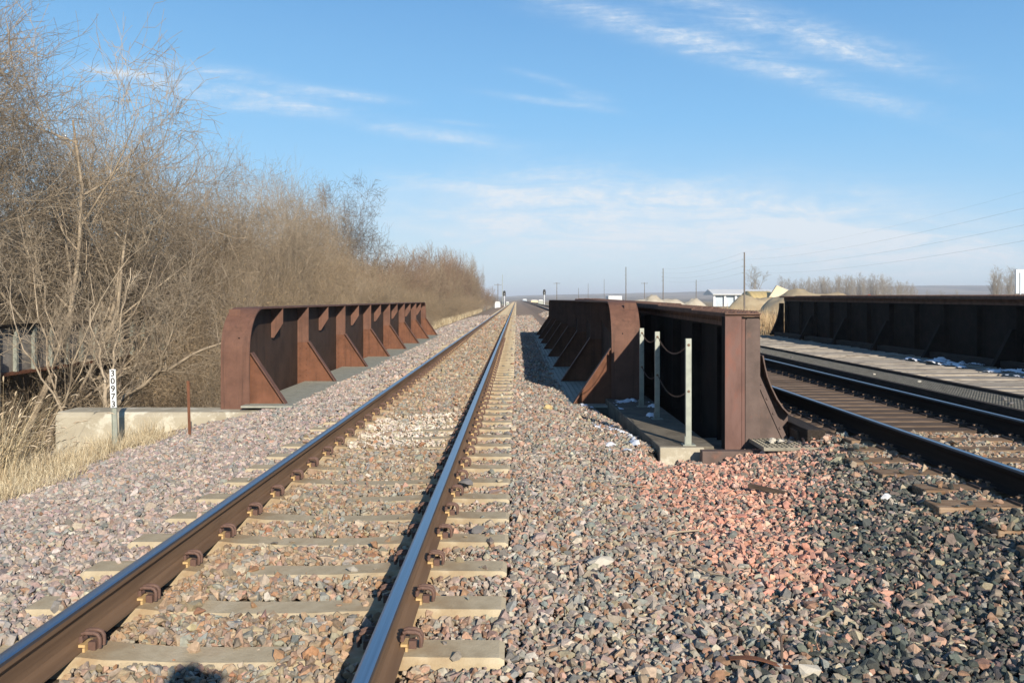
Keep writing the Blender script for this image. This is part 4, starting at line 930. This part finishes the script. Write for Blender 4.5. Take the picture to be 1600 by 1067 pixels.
# big crowns that make the skyline, from the picture's left edge to the right
sky_trees = [(-12.9,18.6,9.8,3),(-13.0,20.5,9.6,0),(-13.6,20.6,8.2,1),(-15,22.5,9.2,0),(-8.8,28,6.0,1),(-9.6,30,6.6,3),(-16.5,30,8.4,1),(-13,28,7.6,3),(-12.5,29.5,7.0,2),(-10.8,31,6.4,3),(-12,34,7.2,2),(-10.5,37,7.0,3),(-13,39.5,8.4,2),(-11.3,43,7.4,2),(-13.5,47,8.6,2),(-11,50,6.8,2),(-13,56,7.6,2),(-14.2,26,8.0,0),(-13.4,24,6.6,3),(-9.9,28,5.0,2)]
labs = ['big bare tree with upright grey branches at the left edge of the picture','bare tree of many thin stems just behind the reeds at the left','bare crown leaning over the concrete wall at the left','tall bare tree behind the others at the far left']
for i, (x, y, top, k) in enumerate(sky_trees):
    fit(TR[k], x, y, gz(x, y)-.1, top, rnd.uniform(0, 6.28), labs[i] if i < 4 else 'bare grey brown tree in the thicket behind the left girder', 'tree', None if i < 4 else 'bare trees of the left thicket', -6.4)
fit(BIG, -11.2, 60, gz(-11.2, 60), 10.4, 2.6, 'dark bare tree with long arching limbs above the thicket in mid picture', 'tree', None, -5.6, 1.15)
fit(BIG, -14.5, 62, gz(-14.5, 62), 10.2, .6, 'slender bare tree beside the dark arching one above the thicket', 'tree', None, None, .6)
for i in range(38):
    y = 15.5+i*1.6+rnd.uniform(-.6, .6); x = rnd.uniform(-22, -16) if y < 40 else rnd.uniform(-20, -13); z = gz(x, y)
    fit(TR[rnd.choice((0,1,2,2,3))], x, y, z, rnd.uniform(3.6, 5.2)+.012*y, rnd.uniform(0, 6.28), 'bare tree deep in the thicket at the left of the picture', 'tree', 'bare trees deep in the thicket')
# shrubs filling below
for i in range(54):
    y = 16.2+i*.84+rnd.uniform(-.4, .4); near = y < 21; x = rnd.uniform(-8.8, -7.0) if not near else rnd.uniform(-11.5, -8.6); z = gz(x, y)
    top = rnd.uniform(.9, 2.6) if not near else rnd.uniform(1.2, 3.2)
    if -.74 < x/y < -.36 and y < 34:
        if y < 31 and x > -12.6 and i % 2: continue
        if x > -12.6: top = min(top, 1.0-.088*y)
    fit(SH[rnd.randrange(3)], x, y, z, top, rnd.uniform(0, 6.28), 'tangled bare shrub with a few tan leaves behind the left girder', 'shrub', 'tangled shrubs below the thicket', -5.3 if y > 20 else -6.6, .8)
for i in range(60):
    y = 16+i*.8+rnd.uniform(-.4, .4); x = rnd.uniform(-16, -9.5); z = gz(x, y)
    top = rnd.uniform(2.2, 4.2)
    if -.74 < x/y < -.36 and y < 34:
        if y < 31 and x > -12.6 and i % 2: continue
        if x > -12.6: top = min(top, 1.0-.088*y)
    if y < 18.2 and x > -14.5: top = min(top, -.4)
    fit(SH[rnd.randrange(3)], x, y, z, top, rnd.uniform(0, 6.28), 'dense brown shrub in the middle of the thicket at the left', 'shrub', 'dense shrubs inside the thicket', (-12.0 if x < -12.6 else -10) if y < 31 else -6.4)
# thicket running on beyond the bridge
for i in range(46):
    y = 60+i*2.6+rnd.uniform(-1, 1); x = rnd.uniform(-13, -8.2); z = gz(x, y); top = float(np.interp(y, [60,80,95,130,180], [4.8,5.6,7.6,8.6,8.6]))*rnd.uniform(.72, 1.08)
    fit(FARP[i % 2], x, y, z, top, rnd.uniform(0, 6.28), 'reddish brown bare tree in the thicket running along the track beyond the bridge', 'tree', 'thicket trees beyond the bridge', -6.6)
for i in range(34):
    y = 46+i*3.6+rnd.uniform(-1, 1); x = rnd.uniform(-8.8, -7.4); z = gz(x, y)
    fit(SH[rnd.choice((0, 2))], x, y, z, rnd.uniform(1.0, 2.6), rnd.uniform(0, 6.28), 'low rust brown shrub at the edge of the thicket beyond the bridge', 'shrub', 'shrubs along the track beyond the bridge', -5.7)
for i in range(16):
    y = 180+i*13; x = rnd.uniform(-11.5, -7.8); place(FARP[i % 2], x, y, gz(x, y), rnd.uniform(.8, 1.05)*(1-(i/24)), rnd.uniform(0, 6.28), 'small far bare tree where the thicket thins out beside the track', 'tree', 'far trees beside the track')
# pale limbs and saplings in front of the brush
def twiggy(name, lines, seed, mat_, label, cat, tw=26, L=.7, par=None):
    r_ = random.Random(seed); segs = []
    def sub(p, d, L, r, lev):
        n = 4
        for i in range(n):
            d = (d+Vector((r_.gauss(0,.16), r_.gauss(0,.16), r_.gauss(0,.16)+.06))).normalized(); q = p+d*L/n; r2 = max(.0025, r*.8)
            segs.append((*p, *q, r, r2)); p = q; r = r2
            if lev < 2:
                for _ in range(2 if lev == 0 else 1):
                    nd = (d+Vector((r_.gauss(0,.7), r_.gauss(0,.7), r_.gauss(0,.6)))).normalized(); sub(p, nd, L*.5, r*.6, lev+1)
    for pts, r0, r1 in lines:
        pts = [Vector(p) for p in pts]; fine = []
        for a, b in zip(pts[:-1], pts[1:]):
            for k in range(4): j_ = .035*(b-a).length; fine.append(a.lerp(b, k/4)+Vector((r_.gauss(0,j_), r_.gauss(0,j_), r_.gauss(0,j_))))
        fine.append(pts[-1]); n = len(fine)-1
        for i in range(n):
            ra = r0+(r1-r0)*i/n; rb = r0+(r1-r0)*(i+1)/n; segs.append((*fine[i], *fine[i+1], ra, rb))
        for _ in range(tw):
            i = r_.randrange(int(n*.25), n); d = (fine[i+1]-fine[i]).normalized(); nd = (d*.6+Vector((r_.gauss(0,.6), r_.gauss(0,.6), abs(r_.gauss(0,.6))))).normalized(); sub(fine[i], nd, L*r_.uniform(.5,1.1), max(.005, (r0+(r1-r0)*i/n)*.35), 0)
    tag(link(name, tubes_mesh(name, segs, M[mat_], 5), None, par), label, cat)
twiggy('leaning_limb', [([(-8.6,15.2,-1.4),(-7.7,15.5,-.7),(-6.9,15.9,.05),(-6.2,16.4,.45),(-5.2,16.9,.95)], .055, .018), ([(-6.9,15.9,.05),(-6.6,15.6,.6),(-6.1,15.4,1.5)], .03, .008)], 3, 'bark', 'pale leaning limb slanting up behind the end of the left girder', 'branch', 16, .8)
twiggy('forked_sapling', [([(-6.95,13.9,-1.6),(-6.93,13.95,-.6),(-6.9,13.95,-.05)], .045, .035), ([(-6.9,13.95,-.05),(-6.98,14,.3),(-7.22,14.1,1.0),(-7.3,14.2,1.9)], .026, .006), ([(-6.9,13.95,-.05),(-6.8,14,.35),(-6.66,14.1,1.2),(-6.6,14.2,2.0)], .026, .006)], 5, 'bark', 'pale forked sapling just behind the concrete wall', 'sapling', 7, .6)
for i, (x, y, hx, hz_, lab) in enumerate([(-9.6,16.5,-7.2,3.0,'pale bare branch rising from the brush left of the marker post'),(-10.4,20.5,-8.0,3.2,'pale crooked branch arching in front of the thicket above the left girder end'),(-10.4,19,-11.5,3.8,'pale upright forked branch in front of the thicket at the left edge'),(-8.6,24,-7.0,2.6,'low pale branch bending over the middle of the left girder'),(-12.6,22,-10.6,5.0,'long pale branch standing out high in the left thicket')]):
    twiggy('pale_branch', [([(x,y,-2.2),(x+.2*(hx-x),y+.1,-.8),(x+.55*(hx-x),y-.1,.45*hz_),(hx,y,hz_)], .034, .005), ([(x+.2*(hx-x),y+.1,-.8),(x-.2,y,.5),(x-.9,y+.2,.8*hz_)], .024, .005)], 60+i, 'bark_dark' if i % 2 else 'bark', lab, 'branch', 10, 1.0)

# girder of another bridge seen through the brush
og = empty('background_bridge', (-11.4, 18, -.17), 'pale grey girder bridge with bright upright ribs half hidden in the brush', 'bridge')
MB().box(-.02, .02, 0, 12, 0, 1.02).build('web_plate', mat('weathered_pale_steel', (.15,.135,.12), [(.21,.19,.17),(.26,.24,.215)], 1.5, .8), og)
for k in range(17): MB().box(.021, .14, k*.71+.05, k*.71+.07, 0, 1.01).box(.08,.14,k*.71-.01,k*.71+.048,0,1.01).build('stiffener', M['galv'], og)
MB().box(-.12, .20, -.1, 12.1, -.06, -.002).build('bottom_flange', M['rust_orange'], og); MB().box(-.12, .20, -.1, 12.1, 1.021, 1.06).build('top_flange', M['old_steel'], og)
MB().box(-.9, -.13, -.1, 12.1, .5, .8).build('deck', M['concrete_dark'], og)
MB().box(-.25, 3.4, 12.2, 12.8, .62, 1.06).build('end_wall', M['concrete'], og); MB().box(-.9, 2.0, 12.2, 12.8, -4, .61).build('abutment', M['concrete_dark'], og); MB().box(-.9, .3, -.9, -.13, -4, .45).build('abutment', M['concrete_dark'], og)

# ------------------------------------------------------------------ far things
def pole(x, y, z, h, label, arm=True, r=.14, cross=False, group=None):
    o = empty('utility_pole', (x, y, z), label, 'utility pole', group)
    MB().tube([(0,0,-.5),(0,0,h)], [r, r*.65], 8).build('pole', M['pole'], o)
    mb = MB()
    if cross: mb.box(-1.3, 1.3, -.05, .05, h-.55, -.43+h); [mb.tube([(a,0,h-.42),(a,0,h-.2)], .05, 6) for a in (-1.2,-.5,.5,1.2)]; mb.build('crossarm', M['pole'], o)
    elif arm:
        for k, zz in enumerate((h-1.5, h-2.9, h-4.2)): mb.tube([(0,0,zz),(-.55,0,zz+.05)], .05, 6)
        mb.build('insulator', M['galv'], o)
    return o
P0 = (42,55); H0 = 11.0
pole(46.4,169,-1.2,12.2,'tall wooden utility pole in front of the far white shed',r=.2); pole(50,283,-1.2,13.2,'right one of two thin utility poles beyond the middle girder',r=.2); pole(39.3,298,-1.2,14.2,'left one of two thin utility poles beyond the middle girder',r=.2); pole(42,55,-1.2,12.2,'utility pole standing outside the right of the picture and carrying its wires')
pole(86.6,400,-1.2,12,'short far utility pole left of the white shed',r=.22)
for (px, py, y, nm) in [(870,441,330,'far pole with a crossarm above the left end of the dark girder'),(1007,441,330,'far pole with a crossarm between the container and the sand heap'),(778,443,300,'far pole with a crossarm beside the end of the thicket')]:
    p = at(px, py, y); pole(p.x, y, -1.2, p.z+1.2, nm, cross=True, r=.16)
for (px, py, y, nm) in [(944,436,500,'very thin distant pole left of the white container'),(904,450,500,'lowest distant pole near the middle of the horizon'),(919,443,500,'distant thin pole second left of the white container')]:
    p = at(px, py, y); pole(p.x, y, -1.2, p.z+1.2, nm, arm=False, r=.16)
def wire(p, q, sag, lab, r=.014, group='wires of the pole line at the right'):
    p = Vector(p); q = Vector(q); pts = [p.lerp(q, i/24)+Vector((0,0,-4*sag*(i/24)*(1-i/24))) for i in range(25)]
    cu = bpy.data.curves.new('wire', 'CURVE')
    tag(MB().tube(pts, r, 4).build('utility_wire', M['black'], None), lab, 'wire', group)
hs = [0, -1.5, -2.9, -4.2]; nm = ['topmost','second','third','lowest']
for k in range(4):
    dx = 0 if k == 0 else -.5
    wire((42+dx,55,11.0+hs[k]),(46.4+dx,169,11.0+hs[k]),1.2,nm[k]+' wire rising to the right edge from the tall pole', .006 if k else .004)
    wire((46.4+dx,169,11.0+hs[k]),(50+dx,283,12.0+hs[k]),1.2,nm[k]+' wire running left from the tall pole to the farther one', .009)
# white shed
sh = empty('shed', (84, 300, -1.2), 'long low white roofed shed with open bays behind the yellow tarp', 'shed')
p0 = at(1113, 470, 300); p1 = at(1205, 470, 300); x0 = p0.x-84; x1 = p1.x-84+2
MB().box(x0+.5, x1, 1.0, 1.3, 0, 4.19).build('back_wall', M['bluegrey'], sh)
MB().prism([(-1,4.5),(7,6.3),(15,4.5),(15,4.2),(-1,4.2)], 'x', x0, x1+7).build('roof', M['roof'], sh)
for k in range(6): xx = x0+.4+k*4.6*.85; MB().box(xx, xx+.7, 0, .7, 0, 4.19).build('column', M['white'], sh)
MB().box(x1+6.5, x1+7.0, 0, 14, 0, 4.19).build('end_wall', M['cream'], sh)
# tarp covered storage hall with a cream gable
th_ = empty('storage_hall', (88, 262, -1.2), 'yellow arched tarp hall with a cream gable end', 'storage building')
a = at(1175, 470, 255); b = at(1212, 470, 255); c = at(1237, 470, 255); X0 = a.x-88; X1 = b.x-88; X2 = c.x-88
arc = [(math.cos(math.pi*i/16), math.sin(math.pi*i/16)) for i in range(17)]; vs = []; fs = []; nseg = 20
for i in range(nseg+1):
    u = i/nseg; rr = 1+.03*abs(math.sin(u*math.pi*6)); 
    for (cx_, sx_) in arc: vs.append((X0+(X1-X0)*u, cx_*8*rr, sx_*5.1*rr))
for i in range(nseg):
    for k in range(16): fs.append((i*17+k, i*17+k+1, (i+1)*17+k+1, (i+1)*17+k))
fs += [tuple(range(17))]
MB().add(vs, fs).build('tarp', M['yellow'], th_, smooth=True)
MB().prism([(X1-3.4,0),(X1-2.4,3.2),(X1+.0,6.9),(X2+1.0,4.4),(X2+1.0,0)], 'y', -8.2, -7.2).build('gable', M['cream'], th_)
def mound(px, py, wpx, y, h, m_, lab, cat='mound', ln=1):
    p = at(px, HY+1, y); wd = wpx*y/F/2; n = 30; vs = []; fs = []; k = 10; sd = px*.37
    for i in range(k+1):
        rr = i/k
        for j in range(n):
            a = 2*math.pi*j/n; x = math.cos(a)*wd*rr*(1+.12*math.sin(3*a+sd)); y_ = math.sin(a)*wd*.6*rr; z = h*(1-rr**(1.9 if px < 1150 else 3.2))*(1 if px < 1150 else .88)*(1+.45*(mnoise.noise(Vector((x*.22+sd, y_*.22, 0))))+.15*(mnoise.noise(Vector((x*.9+sd, y_*.9, 3)))))
            vs.append((x, y_, z))
    for i in range(k):
        for j in range(n): fs.append((i*n+j, i*n+(j+1) % n, (i+1)*n+(j+1) % n, (i+1)*n+j))
    tag(MB().add(vs, fs).build('mound', m_, None, (p.x, y, -1.25), smooth=True), lab, cat)
mound(1016,457,70,240,3.9,M['sand'],'pale pointed sand heap beyond the middle girder','sand heap'); mound(1048,460,60,250,2.8,M['sand'],'lower grey sand heap right of the pointed one','sand heap'); mound(1085,462,50,270,2.4,M['sand'],'flat sand heap left of the white shed','sand heap')
mound(1185,458,90,200,3.9,M['mound'],'brown mound in front of the yellow tarp hall'); mound(1262,455,170,170,4.7,M['mound'],'long tan mound right of the yellow tarp hall'); mound(1350,458,110,180,3.8,M['mound'],'flat tan mound just above the right girder')
# container on legs, white
p = at(961, 467, 150); o = empty('container', (p.x, 150, -1.2), 'white box container beyond the middle girder', 'container')
MB().box(-1.2,1.25,0,5,1.0,3.25).build('body', M['white'], o, bevel=.04); MB().box(-1.0,1.0,.3,4.7,0,.98).build('base', M['iron'], o)
mb = MB(); [mb.box(-1.15+.2*k, -1.1+.2*k, -.03, -.001, 1.1, 3.15) for k in range(12)]; mb.build('ribs', M['roof'], o)
p = at(916, 470, 200); tag(MB().prism([(-.9,0),(.9,0),(.9,.9),(.4,.95),(.1,1.5),(-.7,1.5),(-.9,.9)], 'y', 0, 3.6).build('parked_vehicle', M['black'], None, (p.x, 200, .0), bevel=.1), 'small dark vehicle showing above the dark girder', 'vehicle')
# white sign at the right edge
o = empty('billboard', (at(1600, 400, 120).x+.3, 120, -1.2), 'white board on a post at the right edge of the picture', 'sign')
MB().box(-1.45,2.6,0,.25,3.5,6.95).build('board', M['white'], o); MB().box(-.95,-.8,-.12,-.001,0,6.5).box(1.9,2.05,-.12,-.001,0,6.5).build('post', M['bluegrey'], o)
# signals
def signal(px, y, ztop, lab):
    p = at(px, 460, y); o = empty('railway_signal', (p.x, y, -.3), lab, 'railway signal', 'signals far along the track')
    MB().tube([(0,0,0),(0,0,ztop)], .09, 8).build('mast', M['white'], o)
    MB().prism([(-.28,-.6),(.28,-.6),(.34,0),(.28,.55),(0,.75),(-.28,.55),(-.34,0)], 'y', -.06, .0).build('backboard', M['black'], o, (0,0,ztop-.2))
    MB().tube([(0,-.32,.2),(0,-.065,.2)], .12, 10).tube([(0,-.32,-.25),(0,-.065,-.25)], .12, 10).build('lamp_hood', M['black'], o, (0,0,ztop-.2))
signal(788, 190, 3.2, 'left one of two black headed signals far along the track'); signal(850.5, 190, 3.5, 'right one of two black headed signals far along the track')
p = at(785, 470, 230); tag(MB().tube([(0,0,0),(0,0,9.3)], [.12,.06], 6).build('radio_mast', M['galv'], None, (p.x, 230, -1)), 'thin grey mast standing beside the left far signal', 'mast')
for (px, y, w1, h1, m_, lab) in [(777.5,170,1.1,1.6,'white','white equipment cabinet at the edge of the thicket far along the track'),(793,240,1.0,1.4,'galv','grey equipment box left of the far track'),(845,230,1.4,1.9,'galv','grey equipment box right of the far track'),(835,420,3.5,1.7,'cream','low cream building on the horizon right of the far track'),(820,620,3,2.2,'bluegrey','distant pale house where the tracks meet the horizon'),(1330,900,24,5,'white','long white building far off beyond the bare trees'),(1145,650,9,4,'bluegrey','distant grey blue house left of the white shed')]:
    p = at(px, 470, y); o = empty('cabinet' if w1 < 2 else 'building', (p.x, y, -.9), lab, 'cabinet' if w1 < 2 else 'building')
    MB().box(-w1/2, w1/2, 0, w1*.6, 0, h1).build('body', M[m_], o); MB().prism([(-w1*.55,h1+.002),(w1*.55,h1+.002),(w1*.3,h1*1.18),(-w1*.3,h1*1.18)], 'y', -.1, w1*.65).build('roof', M['roof'], o)
# red machinery poking up above the right girder
p = at(1354, 460, 150); tag(MB().tube([(-1.2,0,0),(-.6,0,2.6),(.5,0,2.9),(1.3,0,2.2)], .22, 6).tube([(-.9,0,2.2),(1.2,.2,2.7)], .25, 6).build('farm_machine', M['red'], None, (p.x, 150, -.75)), 'rusty red machine part poking up above the right girder', 'machine')
# far tree rows at the right
for i in range(56):
    px = 1222+i*3.75+rnd.uniform(-3, 3); y = rnd.uniform(330, 390); p = at(px, 460, y); s_ = rnd.uniform(.78, 1.05)*(1 if px > 1300 else .95)*(1-.35*max(0,(px-1380)/50))
    place(SLIM[i % 2], p.x, y, -1.3, s_, rnd.uniform(0, 6.28), 'tall slim bare tree in the far row right of the storage hall', 'tree', 'far row of slim bare trees')
p = at(1180, 460, 330); place(SLIM[0], p.x, 330, -1.3, 1.08, 1, 'single bare tree with a wide crown behind the white shed', 'tree').scale = (1.9, 1.9, 1.15)
for i, (px, y) in enumerate([(1553,230),(1566,250),(1578,235),(1560,260),(1590,240)]):
    p = at(px, 460, y); place(SLIM[i % 2], p.x, y, -1.3, .80, rnd.uniform(0, 6.28), 'bare tree in the small group left of the white board', 'tree', 'trees beside the white board').scale = (1.1, 1.1, .85)
for i in range(3):
    p = at(1450+i*22, 460, 600); place(SLIM[i % 2], p.x, 600, -1.3, .7, i, 'faint distant bare tree on the plain at the right', 'tree', 'faint distant trees at the right')

# ------------------------------------------------------------------ the photographer (casts the head shadow at the bottom)
def person():
    root = empty('person', (0.02, -.28, -.2), 'photographer in dark jacket and jeans, only the head shadow falling between the rails', 'person')
    root.scale = (1, 1, 1.028)
    me = bpy.data.meshes.new('body')
    J = {'pel':(0,0,.95),'sp':(0,0,1.15),'ch':(0,0,1.38),'nk':(0,0,1.52),'hd':(0,.02,1.64),'ht':(0,.02,1.74)}
    for s, n in ((-1,'l'),(1,'r')):
        J.update({n+'hip':(s*.1,0,.9),n+'kn':(s*.13,.02,.5),n+'an':(s*.15,-.02,.08),n+'to':(s*.17,.14,.03),n+'sh':(s*.19,0,1.46),n+'el':(s*.27,.14,1.28),n+'wr':(s*.10,.20,1.55),n+'ha':(s*.075,.20,1.61)})
    rad = {'pel':.15,'sp':.14,'ch':.17,'nk':.06,'hd':.088,'ht':.07}; rl = {'hip':.095,'kn':.06,'an':.042,'to':.035,'sh':.065,'el':.045,'wr':.028,'ha':.032}
    names = list(J); idx = {k: i for i, k in enumerate(names)}
    Ed = [('pel','sp'),('sp','ch'),('ch','nk'),('nk','hd'),('hd','ht')]
    for n in 'lr': Ed += [('pel',n+'hip'),(n+'hip',n+'kn'),(n+'kn',n+'an'),(n+'an',n+'to'),('ch',n+'sh'),(n+'sh',n+'el'),(n+'el',n+'wr'),(n+'wr',n+'ha')]
    me.from_pydata([J[k] for k in names], [(idx[a], idx[b]) for a, b in Ed], [])
    o = link('body', me, M['cloth'], root); sk = o.modifiers.new('skin', 'SKIN')
    for k in names:
        r_ = rad.get(k) or rl[k[1:]]; me.skin_vertices[0].data[idx[k]].radius = (r_, r_)
    me.skin_vertices[0].data[idx['pel']].use_root = True
    sb = o.modifiers.new('sub', 'SUBSURF'); sb.levels = 2; sb.render_levels = 2
    for n, s in (('l',-1),('r',1)):
        for f in range(5):
            m2 = bpy.data.meshes.new('finger'); b = Vector(J[n+'ha'])+Vector((-s*.0, .01+.016*f-.02, .02)); L = (.03,.05,.055,.05,.04)[f]
            m2.from_pydata([b, b+Vector((-s*.02, .012, L*.5)), b+Vector((-s*.04, .004, L*.8))], [(0,1),(1,2)], [])
            fo = link('finger', m2, M['skin'], root); fo.modifiers.new('skin', 'SKIN')
            for q in m2.skin_vertices[0].data: q.radius = (.009, .009)
            m2.skin_vertices[0].data[0].use_root = True; fo.modifiers.new('sub', 'SUBSURF').levels = 1
    bm = bmesh.new(); bmesh.ops.create_uvsphere(bm, u_segments=16, v_segments=10, radius=.112)
    for v in bm.verts: v.co = Vector((v.co.x*.88, v.co.y*1.0, v.co.z*1.0))+Vector((0, .0, 1.70))
    hm = bpy.data.meshes.new('hair'); bm.to_mesh(hm); bm.free(); link('hair', hm, M['hair'], root)
    c = MB().box(-.065,.065,.165,.225,1.60,1.69).build('body_shell', M['black'], None, None, bevel=.008)
    return root, c
pr_, cm_ = person(); cm_.location = (.02, -.28, -.155); cm_.name = 'handheld_camera'; tag(cm_, 'small black camera held up by the photographer', 'camera')

# ------------------------------------------------------------------ the air
hz = bpy.data.materials.new('haze'); hz.use_nodes = True; hn = hz.node_tree; hn.nodes.clear()
ho = hn.nodes.new('ShaderNodeOutputMaterial'); hv = hn.nodes.new('ShaderNodeVolumePrincipled'); hn.links.new(hv.outputs[0], ho.inputs['Volume'])
hv.inputs['Color'].default_value = (.82, .89, 1, 1); hv.inputs['Density'].default_value = HAZE; hv.inputs['Anisotropy'].default_value = 0
tag(MB().box(-9300, 9300, -80, 9300, -8, 70).build('haze', hz), kind='stuff')
